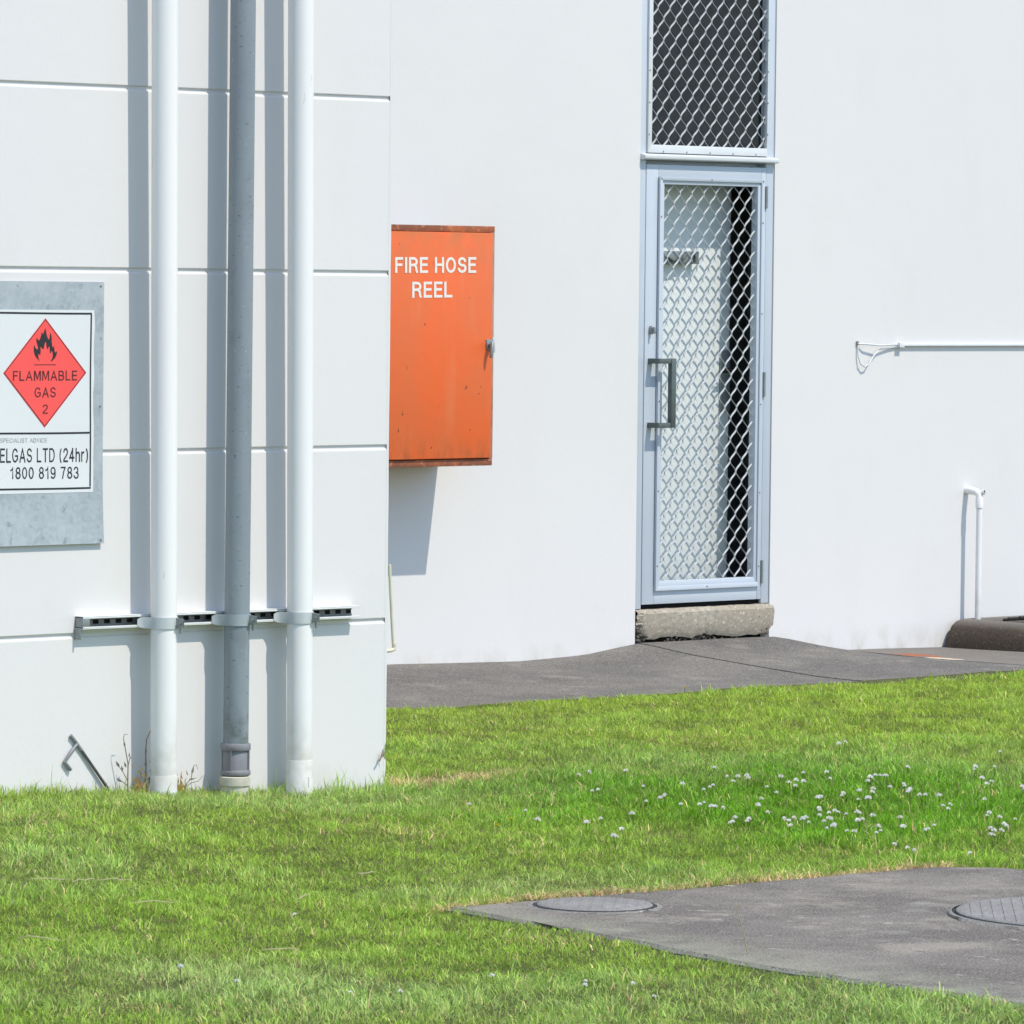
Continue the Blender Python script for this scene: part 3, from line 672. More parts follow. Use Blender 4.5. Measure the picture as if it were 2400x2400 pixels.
# offset pull handle: out, sideways, then the grip
hx, HZ0, HZ1 = 5.584, 1.079, 1.378; q = .0125
mb = MB()
hd = MB().box(hx+.080, hx+.111, YF-.080, YF-.054, HZ0-q, HZ1+q).build('pull_handle', MBRONZE, dr, bevel=.002)
for z in (HZ0, HZ1):
    MB().box(hx-.002, hx+.028, YF-.0575, YF-.0025, z-q+.0005, z+q-.0005).box(hx-.002, hx+.0795, YF-.078, YF-.058, z-q+.0007, z+q-.0007).build('handle_arm', MBRONZE, hd, bevel=.0015)

# white inner door close behind the mesh
nd = thing('inner_door', 'sunlit white inner door behind the security mesh with a dark gap beside it', 'door', (5.9, YF+.19, .2))
YI = YF+.19
MB().box(5.46, 6.352, YI, YI+.04, .206, 2.55).build('door_leaf', MINNER, nd, bevel=.003)
mb = MB().box(5.60, 6.083, YI-.045, YI-.001, 1.832, 1.892).build('door_closer', MSTEEL, nd, bevel=.004)
MB().tube([(5.86, YI-.05, 1.862), (5.90, YI-.055, 1.842), (5.95, YI-.055, 1.846), (5.985, YI-.05, 1.875)], .006, 8).tube([(6.045, YI-.05, 1.885), (6.052, YI-.052, 1.86), (6.04, YI-.05, 1.838)], .006, 8).build('dark_curved_marks', MBRONZE, mb, smooth=50)  # thin dark tubes for the curved marks on the grey plate
lp = MB().box(6.282, 6.346, YI-.012, YI-.001, 1.13, 1.425).build('lock_plate', MSTEEL, nd, bevel=.002)
MB().tube([(6.315, YI-.012, 1.33), (6.315, YI-.06, 1.33), (6.24, YI-.062, 1.325)], .009, 8).build('lever', MBLACK, lp, smooth=50)

for o in (fr, tr, dr, nd): o.location += SHIFT

# ------------------------------------------------------------------ fire hose cabinet
CY = YB-0.345
cb = thing('fire_hose_cabinet', 'faded orange metal hose reel cabinet with rusty top and bottom edges on the rear wall', 'cabinet', (3.80, YB, .926))
CX0, CX1, CZ0, CZ1 = 3.43, 4.180, .925, 1.984
mb = MB().box(CX0, CX1, CY+.03, YB-.001, CZ0, CZ1-.004); mb.build('cabinet_body', MDULL, cb, bevel=.003)
MB().box(CX0, CX1, CY+.0303, YB-.001, CZ1-.0035, CZ1+.0005).build('top_bounce_cover', MSTEPG, cb)  # added cover, stops the orange body from tinting the wall above
MB().box(CX0, CX1, CY+.002, CY+.0295, 1.9575, CZ1+.001).build('top_edge', MRUST, cb, bevel=.002)
MB().box(CX0, CX1, CY+.004, CY+.0295, CZ0-.001, .9535).build('bottom_edge', MRUST, cb, bevel=.002)
MB().box(4.1605, CX1+.001, CY+.003, CY+.0295, .954, 1.957).build('side_edge', MEDGE, cb, bevel=.002)
dpan = MB().box(CX0+.004, 4.1585, CY-.008, CY+.0290, .9585, 1.9555).build('cabinet_door', MOR, cb, bevel=.003)
text_mesh('FIRE HOSE', MLET, dpan, CY-.0092, T=.165, gap=.14, quad=((3.555, 1.8423), (4.0531, 1.8474), (4.0541, 1.7777), (3.5559, 1.7736)))
text_mesh('REEL', MLET, dpan, CY-.0092, T=.165, gap=.14, quad=((3.66, 1.7355), (3.9063, 1.7385), (3.9073, 1.6685), (3.661, 1.6655)))
lt = MB().box(4.12, 4.164, CY-.014, CY-.0085, 1.436, 1.484).build('latch_handle', MSTEEL, dpan, bevel=.002)
MB().tube([(4.138, CY-.012, 1.458), (4.136, CY-.034, 1.458)], .010, 10).tube([(4.135, CY-.034, 1.470), (4.128, CY-.040, 1.452), (4.122, CY-.043, 1.425), (4.121, CY-.040, 1.402)], [.009, .010, .009, .006], 8).build('lever', MSTEEL, lt, smooth=50)
MB().box(4.1655, 4.1825, CY-.006, CY+.0025, 1.425, 1.492).build('strike', MZINC, cb, bevel=.002)

# ------------------------------------------------------------------ gas sign
sg = thing('gas_sign', 'flammable gas warning sign with red diamond on a grey galvanised plate', 'sign', (-1.6, 0, .87))
SX0 = -2.35
def py(z): return -0.005 - 0.010*max(0.0, (1.15-z)/0.28)**2 if z < 1.15 else -0.005
mb = MB(); zs = np.linspace(.871, 1.730, 14); vs = []
for z in zs: vs += [(SX0, py(z), z+.001), (-1.317, py(z), z), (-1.317, py(z)+.003, z), (SX0, py(z)+.003, z+.001)]
mb.add(vs, [(4*i+k, 4*i+(k+1) % 4, 4*i+4+(k+1) % 4, 4*i+4+k) for i in range(13) for k in range(4)]+[(0, 1, 2, 3), (52, 53, 54, 55)])
mb.build('plate', MGALV, sg)
for z in (1.717, 1.322, .882): screw(-1.331, py(z), z, sg)
fy = lambda z: py(z)-.0012
mb = MB(); zs = np.linspace(1.0405, 1.6375, 12); vs = []; q = random.Random(3)
for z in zs: e = -1.359+q.uniform(-.003, .003); vs += [(-2.3, fy(z), z+.001), (e, fy(z), z), (e, fy(z)+.0009, z), (-2.3, fy(z)+.0009, z+.001)]
mb.add(vs, [(4*i+k, 4*i+(k+1) % 4, 4*i+4+(k+1) % 4, 4*i+4+k) for i in range(11) for k in range(4)]+[(0, 1, 2, 3), (44, 45, 46, 47)])
face = mb.build('sign_face', MSTICK, sg)
gy = lambda z: py(z)-.0018
mb = MB()
def strip(x0, x1, z0, z1, n=8):
    vs = []
    for i in range(n+1):
        t = i/n; wz = math.sin(t*7+x0*9)*.0012
        if x1-x0 > z1-z0: x = lerp(x0, x1, t); vs += [(x, gy(z0), z0+wz), (x, gy(z1), z1+wz)]
        else: z = lerp(z0, z1, t); vs += [(x0+wz, gy(z), z), (x1+wz, gy(z), z)]
    mb.add(vs, [(2*i, 2*i+1, 2*i+3, 2*i+2) for i in range(n)])
bt = .0062
strip(-2.28, -1.3705, 1.630-bt, 1.630); strip(-2.28, -1.3705, 1.052, 1.052+bt); strip(-1.3705-bt, -1.3705, 1.0525+bt, 1.63-bt); strip(-2.28, -1.3705-bt, 1.2395-bt, 1.2395)
mb.build('border', MINK, face)
dc = (-1.5702, 1.4325); dw, dh = .1775, .1785
dm = lambda s_: [(dc[0], dc[1]+dh*s_), (dc[0]+dw*s_, dc[1]), (dc[0], dc[1]-dh*s_), (dc[0]-dw*s_, dc[1])]
dia = MB().flat(dm(1.0), gy(1.4)-.0002).build('red_diamond', MRED, face)
MB().ring(dm(.985), dm(.962), gy(1.4)-.0006).build('diamond_outline', MREDD, dia)
FL = [(490,1580),(400,1500),(320,1380),(285,1250),(280,1120),(300,1020),(335,1110),(365,1150),(430,1185),(430,1090),(395,970),(370,860),(375,790),(385,770),(420,830),(460,865),(490,830),(520,740),(545,660),(540,560),(580,620),(610,640),(640,530),(690,430),(705,530),(720,640),(760,760),(800,850),(835,760),(850,600),(880,640),(905,760),(905,900),(930,1080),(950,1110),(985,1050),(1000,1150),(1005,1220),(1035,1290),(1080,1240),(1098,1270),(1080,1350),(1030,1480),(960,1550),(890,1610),(882,1580),(940,1470),(950,1350),(935,1270),(905,1215),(890,1310),(860,1310),(840,1200),(830,1080),(800,1080),(780,1160),(760,1180),(730,1100),(715,960),(700,900),(670,950),(650,1040),(630,1160),(615,1170),(570,1130),(500,1085),(520,1150),(525,1240),(510,1385),(480,1350),(455,1320),(440,1420),(455,1500)]
fx = lambda a, b: (-1.6541+a*(.1638/1338), 1.6185-b*(.1799/1932))
mb = MB().flat([fx(a, b) for a, b in FL], gy(1.5)-.0006); mb.flat([fx(300, 1728), fx(1065, 1728), fx(1065, 1700), fx(300, 1700)], gy(1.5)-.0006)
mb.build('flame_symbol', MINK, dia)
yd = gy(1.4)-.0006
bq = lambda x0, x1, z0, z1: ((x0, z1), (x1, z1), (x1, z0), (x0, z0))
text_mesh('FLAMMABLE', MREDD, dia, yd, bq(-1.7068, -1.4332, 1.4075, 1.4395), T=.13)
text_mesh('GAS', MREDD, dia, yd, bq(-1.6148, -1.524, 1.3525, 1.3858), T=.13)
text_mesh('2', MREDD, dia, yd, bq(-1.5794, -1.5571, 1.2994, 1.3298), T=.13)
ytx = lambda z: gy(z)
text_mesh('SPECIALIST ADVICE', MINKG, face, ytx, T=.10, quad=((-1.7590, 1.2219), (-1.5595, 1.2204), (-1.5594, 1.2060), (-1.7590, 1.2076)))
text_mesh('ELGAS LTD (24hr)', MINK, face, ytx, T=.125, quad=((-1.7580, 1.1890), (-1.3832, 1.1860), (-1.3828, 1.1400), (-1.7580, 1.1425)))
text_mesh('1800 819 783', MINK, face, ytx, T=.125, quad=((-1.7149, 1.1276), (-1.4229, 1.1249), (-1.4225, 1.0853), (-1.7146, 1.0890)))

# ------------------------------------------------------------------ strut channel
sr = thing('strut_channel', 'white slotted steel channel bolted across the near wall behind the pipe clamps', 'bracket rail', (-.8, 0, .6))
TX0, TX1, TD = -1.428, -.176, .042
ZB = lambda x: lerp(.590, .584, (x-TX0)/(TX1-TX0)); tH = .043
mb = MB(); sl = -.0048
def skew(b):
    b.v = [(x, y, z+(x-TX0)*sl) for x, y, z in b.v]; return b
z0 = .5915; z1 = z0+tH
mb.box(TX0, TX1, -TD, -.0005, z0, z0+.0028); mb.box(TX0, TX1, -TD, -.0005, z1-.0028, z1)
mb.box(TX0, TX1, -TD, -TD+.0028, z0+.003, z0+.0085); mb.box(TX0, TX1, -TD, -TD+.0028, z1-.0085, z1-.003)
skew(mb).build('channel', MSTRUT, sr, bevel=.0012)
mb = MB(); sw, gap = .026, .024; x = TX0+.02; zc = z0+tH/2
web = MB(); holes = []
web.box(TX0, TX1, -.0035, -.0008, z0+.003, zc-.007); web.box(TX0, TX1, -.0035, -.0008, zc+.007, z1-.003)
x = TX0
while x < TX1-.03: web.box(x, min(x+gap, TX1), -.0035, -.0008, zc-.0069, zc+.0069); x += gap+sw
skew(web).build('slotted_web', MSTRUTIN, sr)
skew(MB().box(TX0+.001, TX1-.001, -.0007, -.0003, z0+.003, z1-.003)).build('slot_shade_sheet', MBLACK, sr)  # black sheet paints the shade seen through the slots
skew(MB().box(TX0-.001, TX0+.03, -TD+.001, -.004, z0+.006, z1-.006).box(TX0-.004, TX0+.002, -.03, -.001, z0-.034, z0-.001)).build('end_bracket', MSTEEL, sr, bevel=.001)

# ------------------------------------------------------------------ downpipes with their clamps
def clamp(root, cx, cy, r, z, mat, boltmat):
    n = 26
    c = MB().lathe(cx, cy, [(r+.0008, z-.019), (r+.0038, z-.019), (r+.0038, z+.019), (r+.0008, z+.019)], n, a0=math.radians(-186), a1=math.radians(6))
    P = [(cx-r-.031, -.0440, .011), (cx-r-.020, -.0475, .017), (cx-r-.010, -.058, .019), (cx-r-.0035, cy+.006, .019), (cx-r-.001, cy-.004, .019)]
    vs = []
    for a_, b_, h_ in P: vs += [(a_, b_, z-h_), (a_, b_, z+h_), (a_+.002, b_+.0035, z+h_), (a_+.002, b_+.0035, z-h_)]
    c.add(vs, [(4*i+k, 4*i+(k+1) % 4, 4*i+4+(k+1) % 4, 4*i+4+k) for i in range(4) for k in range(4)]+[(0, 1, 2, 3), (16, 17, 18, 19)])
    c.box(cx+r-.001, cx+r+.003, cy-.002, -.0435, z-.018, z+.018)
    o = c.build('clamp', mat, root, smooth=35)
    a = math.radians(-64); bx, by = cx+math.cos(a)*(r+.002), cy+math.sin(a)*(r+.002); t = Vector((-math.sin(a), math.cos(a), 0)); nr = Vector((math.cos(a), math.sin(a), 0))
    e = MB()
    for s_ in (-.006, .006):                       # two ears squeezed by a bolt
        p = Vector((bx, by, z))+t*s_; q = p+nr*.024
        e.add([p+t*.0015+Vector((0, 0, -.017)), q+t*.0015+Vector((0, 0, -.013)), q+t*.0015+Vector((0, 0, .013)), p+t*.0015+Vector((0, 0, .017)),
               p-t*.0015+Vector((0, 0, -.017)), q-t*.0015+Vector((0, 0, -.013)), q-t*.0015+Vector((0, 0, .013)), p-t*.0015+Vector((0, 0, .017))],
              [(0, 1, 2, 3), (7, 6, 5, 4), (0, 4, 5, 1), (1, 5, 6, 2), (2, 6, 7, 3), (3, 7, 4, 0)])
    b0 = Vector((bx, by, z))+nr*.013
    e.tube([b0-t*.016, b0+t*.019], .0035, 8); e.tube([b0-t*.017, b0-t*.010], .0068, 6); e.tube([b0+t*.009, b0+t*.014], .0068, 6)
    e.tube([b0+Vector((0, 0, -.006)), b0+Vector((0.001, 0, -.036))], [.0055, .0035], 6)
    e.build('clamp_bolt', boltmat, o)
    return o
def pipe(name, label, top, botm, r, mat, group, clampmat, boltmat, z0, bands):
    (tx, ty), (bx, by) = top, botm
    t = thing(name, label, 'pipe', (bx, by, z0), group)
    at = lambda z: (lerp(bx, tx, (z-z0)/(2.6-z0)), lerp(by, ty, (z-z0)/(2.6-z0)))
    MB().tube([(*at(z), z) for z in (z0, .6, 1.6, 2.6, 4.4)], r, 40).build('pipe_body', mat, t, smooth=40)
    c = at(.603); clamp(t, c[0], c[1], r, bands, clampmat, boltmat)
    return t, at
GP = 'pipes clamped to the near wall'
p1, a1 = pipe('downpipe', 'white plastic pipe nearest the gas sign, leftmost of the three on the near wall', (-1.150, -.107), (-1.108, -.086), .0436, MPVC, GP, MZINC, MSTEEL, -.1, .606)
c = a1(.05); MB().lathe(c[0], c[1], [(.0439, -.05), (.0453, -.049), (.0453, .098), (.0439, .102)], 40).build('socket', MPVC, p1, smooth=40)
p2, a2 = pipe('downpipe', 'weathered grey pipe between two white ones, standing in a ribbed collar', (-.795, -.099), (-.787, -.086), .0425, MGP, GP, MZINC2, MSTEEL, .03, .604)
c = a2(.12); CO = MB()
cp = MB().lathe(c[0], c[1], [(.0413, .092), (.0430, .093), (.0430, .168), (.0415, .170)], 40).build('coupling', MCOUP, p2, smooth=40)
MB().lathe(c[0], c[1], [(.0431, .166), (.0490, .166), (.0505, .170), (.0505, .184), (.048, .189), (.0414, .190)], 40).build('collar', MCOUP, cp, smooth=40)
MB().lathe(c[0], c[1], [(.0414, .081), (.0485, .082), (.0505, .085), (.0505, .096), (.0485, .099), (.0431, .100)], 40).build('collar', MCOUP, cp, smooth=40)
for k in range(4):
    a = math.radians(-62+90*k); ca_, sa_ = math.cos(a), math.sin(a); mb = MB(); w = .0032
    for zz_ in (.0995, .1665):
        mb.v += [(c[0]+ca_*.0424-sa_*w, c[1]+sa_*.0424+ca_*w, zz_), (c[0]+ca_*.0424+sa_*w, c[1]+sa_*.0424-ca_*w, zz_), (c[0]+ca_*.0488+sa_*w, c[1]+sa_*.0488-ca_*w, zz_), (c[0]+ca_*.0488-sa_*w, c[1]+sa_*.0488+ca_*w, zz_)]
    mb.f = [(0, 1, 2, 3), (7, 6, 5, 4), (0, 4, 5, 1), (1, 5, 6, 2), (2, 6, 7, 3), (3, 7, 4, 0)]; mb.mi = [0]*6; mb.build('rib', MCOUP, cp)
MB().lathe(c[0]-.003, c[1], [(.0470, -.08), (.0470, .045), (.0515, .048), (.0525, .076), (.0485, .0785), (.041, .079)], 40).build('base_socket', MSOCKET, p2, smooth=40)
MB().lathe(c[0], c[1], [(.043, .07), (.0445, .0855), (.041, .086)], 40).build('gasket', MIROND, p2, smooth=40)
p3, a3 = pipe('downpipe', 'white plastic pipe nearest the wall corner, rightmost of the three on the near wall', (-.537, -.106), (-.493, -.088), .0436, MPVC, GP, MZINC, MSTEEL, -.1, .602)
c = a3(.05); MB().lathe(c[0], c[1], [(.0439, -.09), (.0466, -.089), (.0466, .115), (.0456, .1175), (.0439, .118)], 40).build('socket', MPVC, p3, smooth=40)
MB().box(c[0]-.003, c[0]+.003, c[1]-.0486, c[1]-.0461, .03, .062).build('seam_tab', MPVC, p3)

# ------------------------------------------------------------------ small fittings
t = thing('cream_pipe', 'thin cream plastic pipe on the edge of the near wall below the orange cabinet', 'pipe', (.03, .03, .46))
MB().tube([(.010, .004, .762), (.016, .006, .69), (.032, .012, .565), (.043, .016, .482)], .0055, 12).build('pipe_body', MCREAM, t, smooth=50)
MB().tube([(.046, .016, .488), (.049, .018, .474), (.047, .0185, .466), (.036, .019, .4625), (.004, .019, .461)], [.0075, .0075, .0075, .007, .007], 12).build('elbow', MCREAM, t, smooth=60)

t = thing('bent_bar', 'dark metal bar with a hooked pale end leaning on the near wall', 'metal bar', (-1.30, -.02, .05))
MB().tube([(-1.262, -.012, .028), (-1.345, -.009, .126), (-1.4226+.02, -.0075, .193)], .0052, 8).build('shaft', MROD, t, smooth=50)
MB().tube([(-1.401, -.0075, .192), (-1.4226, -.0075, .2165), (-1.4487, -.0075, .243)], .0058, 8).tube([(-1.4226, -.009, .2135), (-1.447, -.009, .190), (-1.4753, -.009, .158), (-1.4495, -.009, .130)], [.0055, .006, .0064, .0068], 8).build('hook', MROD2, t, smooth=50)

t = thing('wall_cable', 'white conduit with a loose cable loop at its left end on the rear wall', 'cable', (7.6, YB, 1.44))
MB().box(7.30, 14.0, YB-.019, YB-.001, 1.4445, 1.4565).build('conduit', MCABLE, t, bevel=.003)
MB().tube([(7.325, YB-.012, 1.452), (7.25, YB-.018, 1.453), (7.15, YB-.035, 1.449), (7.06, YB-.028, 1.455), (7.012, YB-.008, 1.457)], .0042, 8).build('loose_wire', MCABLE, t, smooth=50)
MB().tube([(7.012, YB-.007, 1.462), (7.013, YB-.010, 1.40), (7.024, YB-.016, 1.36), (7.05, YB-.022, 1.345), (7.075, YB-.028, 1.36), (7.11, YB-.026, 1.40), (7.16, YB-.02, 1.43), (7.24, YB-.012, 1.437), (7.32, YB-.010, 1.446)], .0036, 8).build('cable_loop', MCABLE, t, smooth=50)
MB().box(7.298, 7.335, YB-.03, YB-.0135, 1.438, 1.4625).build('clip', MCABLE, t, bevel=.002)
MB().box(7.006, 7.018, YB-.012, YB-.0005, 1.45, 1.47).build('saddle', MSTEEL, t, bevel=.002)

SPX, SPY = 7.850, YB-.085
t = thing('standpipe', 'short white plastic waste pipe with an elbow and open branch beside the gully', 'pipe', (SPX, SPY, .1))
MB().tube([(SPX, SPY, .06), (SPX, SPY, .66)], .0148, 20).build('pipe_body', MPVC, t, smooth=50)
MB().lathe(SPX, SPY, [(.0150, .645), (.0188, .647), (.0188, .695), (.0165, .700)], 20).build('socket', MPVC, t, smooth=50)
MB().tube([(SPX, SPY, .69), (SPX, SPY+.002, .712), (SPX, SPY+.02, .725), (SPX, YB-.03, .730), (SPX, YB+.01, .731)], [.0165, .0175, .018, .0188, .0188], 18).build('elbow', MPVC, t, smooth=60)
br = MB().tube([(SPX, SPY+.005, .712), (SPX+.012, SPY-.022, .728)], .0130, 16).build('branch', MPVC, t, smooth=50)
MB().tube([(SPX+.0121, SPY-.0222, .7281), (SPX+.0126, SPY-.0232, .7287)], .0088, 14).build('opening', MBLACK, br)  # black disc paints the darkness inside the open branch end

t = thing('gully_surround', 'brown stained rounded concrete gully surround against the rear wall at the right edge', 'drain surround', (8.0, 3.7, -.05))
mb = MB(); vs = []; n = 48
def rrect(x0, x1, y0, y1, r, m=12):
    out = []
    for cx, cy, a in ((x1-r, y1-r, 0), (x0+r, y1-r, 90), (x0+r, y0+r, 180), (x1-r, y0+r, 270)):
        out += [(cx+r*math.cos(math.radians(a+90*i/(m-1))), cy+r*math.sin(math.radians(a+90*i/(m-1)))) for i in range(m)]
    return out
lv = [(0, -.12), (0, -.03), (.008, .02), (.022, .065), (.040, .088), (.062, .098), (.085, .100), (.12, .096), (.135, .07), (.145, .0)]
for ins, z in lv:
    ring = rrect(7.672+ins*1.5, 8.42-ins, 3.18+ins, YB-.004-ins*.55, max(.02, .05-ins*.2)); vs += [(x, y, z - .012*(4.0-y)) for x, y in ring]
m = len(ring)
mb.add(vs, [(i*m+j, i*m+(j+1) % m, (i+1)*m+(j+1) % m, (i+1)*m+j) for i in range(len(lv)-1) for j in range(m)])
mb.build('surround', MGUL, t, smooth=60)
MB().box(7.88, 8.28, 3.33, YB-.13, .0, .005).build('floor', MBLACK, t)
gr = None; mb = MB()
for i in range(7): mb.tube([(7.88+.066*i, 3.42, .098), (7.88+.066*i, 3.60, .118), (7.88+.066*i, 3.78, .098)], .008, 6)
for i in range(5): y = 3.46+.07*i; h = .098+.020*(1-((y-3.60)/.18)**2); mb.tube([(7.87, y, h), (8.29, y, h)], .008, 6)
mb.build('grating', MIROND, t, smooth=50)

# ------------------------------------------------------------------ dry weeds at the foot of the pipes
def leaf(mb, p, d, L, w, mi=0):
    p = Vector(p); d = Vector(d).normalized(); s_ = d.cross(Vector((.7, .7, .2))).normalized()*w/2
    mb.add([p, p+d*L*.4+s_, p+d*L, p+d*L*.4-s_], [(0, 1, 2, 3)], mi)
def stalk(mb, pts, r=.0016, mi=0): mb.tube(pts, [r*lerp(1.2, .5, i/(len(pts)-1)) for i in range(len(pts))], 5, mi)
WY = -.05
t = thing('weed', 'dry seeding weed with thin grey stems left of the first white pipe', 'weed', (-1.236, WY, .05), 'dry weeds along the wall foot')
mb = MB(); stalk(mb, [(-1.236, WY, .04), (-1.235, WY, .14), (-1.247, WY, .19), (-1.256, WY, .225), (-1.252, WY, .240), (-1.238, WY, .238)], .0019)
stalk(mb, [(-1.236, WY, .085), (-1.255, WY, .112), (-1.283, WY, .145)]); stalk(mb, [(-1.236, WY, .13), (-1.228, WY, .158), (-1.222, WY, .162)]); stalk(mb, [(-1.238, WY, .07), (-1.262, WY, .085), (-1.284, WY, .092)])
mb.build('stem', MWEEDG, t, smooth=60)
mb = MB()
for p, d, L, w in (((-1.272, WY, .130), (-.5, 0, .7), .030, .010), ((-1.243, WY, .128), (-.35, 0, .8), .024, .008), ((-1.258, WY, .118), (-.3, 0, .9), .020, .008), ((-1.249, WY, .195), (-.2, 0, .9), .026, .007), ((-1.262, WY, .082), (-.8, 0, .45), .030, .010), ((-1.226, WY, .155), (.5, 0, .7), .018, .007), ((-1.23, WY, .16), (0, 0, 1), .02, .006)): mb = MB(); leaf(mb, p, d, L, w); mb.build('leaf', MWEEDG, t)
t = thing('weed', 'rust brown withered weed with a tall stem against the first white pipe', 'weed', (-1.16, WY, .05), 'dry weeds along the wall foot')
mb = MB(); stalk(mb, [(-1.158, WY, .04), (-1.156, WY, .13), (-1.158, WY, .18), (-1.154, WY, .218), (-1.141, WY, .24), (-1.127, WY, .26)], .0022); mb.build('stem', MWEED, t, smooth=60)
mb = MB(); q = random.Random(12)
for i in range(110):
    x = -1.186+q.gauss(0, .020); h = .055+abs(q.gauss(0, .034))
    leaf(mb, (x, WY-.012+q.uniform(-.012, .02), max(.03, h-.02)), (q.uniform(-.7, .7), q.uniform(-.3, .3), q.uniform(.2, 1)), q.uniform(.012, .026), q.uniform(.003, .007), 0 if q.random() < .62 else (1 if q.random() < .6 else 2))
mb.build('withered_leaf', [MWEEDO, MWEED, MWEEDY], t)['kind'] = 'stuff'
mb = MB()
for p, d, L, w in (((-1.143, WY, .14), (.8, 0, .35), .028, .008), ((-1.150, WY, .083), (.8, 0, .3), .030, .010), ((-1.157, WY, .12), (0, 0, 1), .035, .008), ((-1.158, WY, .165), (.1, 0, 1), .03, .006)): mb = MB(); leaf(mb, p, d, L, w); mb.build('leaf', MWEED, t)
t = thing('weed', 'small dry weed with yellow base leaves between the first white pipe and the grey pipe', 'weed', (-1.02, WY, .03), 'dry weeds along the wall foot')
mb = MB(); stalk(mb, [(-1.035, WY, .02), (-1.030, WY, .075), (-1.031, WY, .095), (-1.020, WY, .125)], .002); stalk(mb, [(-1.030, WY, .07), (-1.014, WY, .095)])
stalk(mb, [(-1.010, WY, .03), (-1.0, WY, .08), (-.998, WY, .09)]); mb.build('stem', MWEED, t, smooth=60)
mb = MB(); q = random.Random(6)
for i in range(50): leaf(mb, (-1.013+q.gauss(0, .012), WY-.01, .025+abs(q.gauss(0, .02))), (q.uniform(-.5, .5), q.uniform(-.3, .3), 1), q.uniform(.015, .03), q.uniform(.003, .006), 0 if q.random() < .55 else 1)
mb.build('withered_leaf', [MWEEDY, MWEEDO], t)['kind'] = 'stuff'
for p, d in (((-1.025, WY, .115), (.2, 0, 1)), ((-1.028, WY, .075), (.6, 0, .8))): mb = MB(); leaf(mb, p, d, .022, .006); mb.build('leaf', MWEED, t)
t = thing('weed', 'thin looping dry weed in front of the grey pipe shadow', 'weed', (-.97, WY, .03), 'dry weeds along the wall foot')
mb = MB(); stalk(mb, [(-.985, WY, .02), (-.975, WY, .06), (-.953, WY, .078), (-.951, WY, .10), (-.943, WY, .118), (-.930, WY, .122), (-.926, WY, .105)], .0017)
stalk(mb, [(-.980, WY, .05), (-.955, WY, .062), (-.922, WY, .066), (-.902, WY, .083)], .0016); stalk(mb, [(-.962, WY, .074), (-.932, WY, .077)]); mb.build('stem', MWEEDG, t, smooth=60)
mb = MB(); leaf(mb, (-.952, WY, .088), (.3, 0, 1), .034, .009); mb.build('leaf', MWEEDG, t)
mb = MB(); leaf(mb, (-.965, WY, .072), (.9, 0, .15), .035, .007); mb.build('leaf', MWEEDG, t)
# little tuft at the broken wall corner
t = thing('weed', 'tiny dark dead weed at the chipped foot of the near wall corner', 'weed', (-.03, -.02, .09), 'dry weeds along the wall foot')
mb = MB(); stalk(mb, [(-.055, -.02, .085), (-.035, -.02, .108), (-.012, -.01, .118)], .003); stalk(mb, [(-.045, -.02, .10), (-.03, -.015, .126)], .0022); stalk(mb, [(-.035, -.02, .108), (-.028, -.02, .09)], .002)
mb.build('stem', MWEED, t, smooth=60)

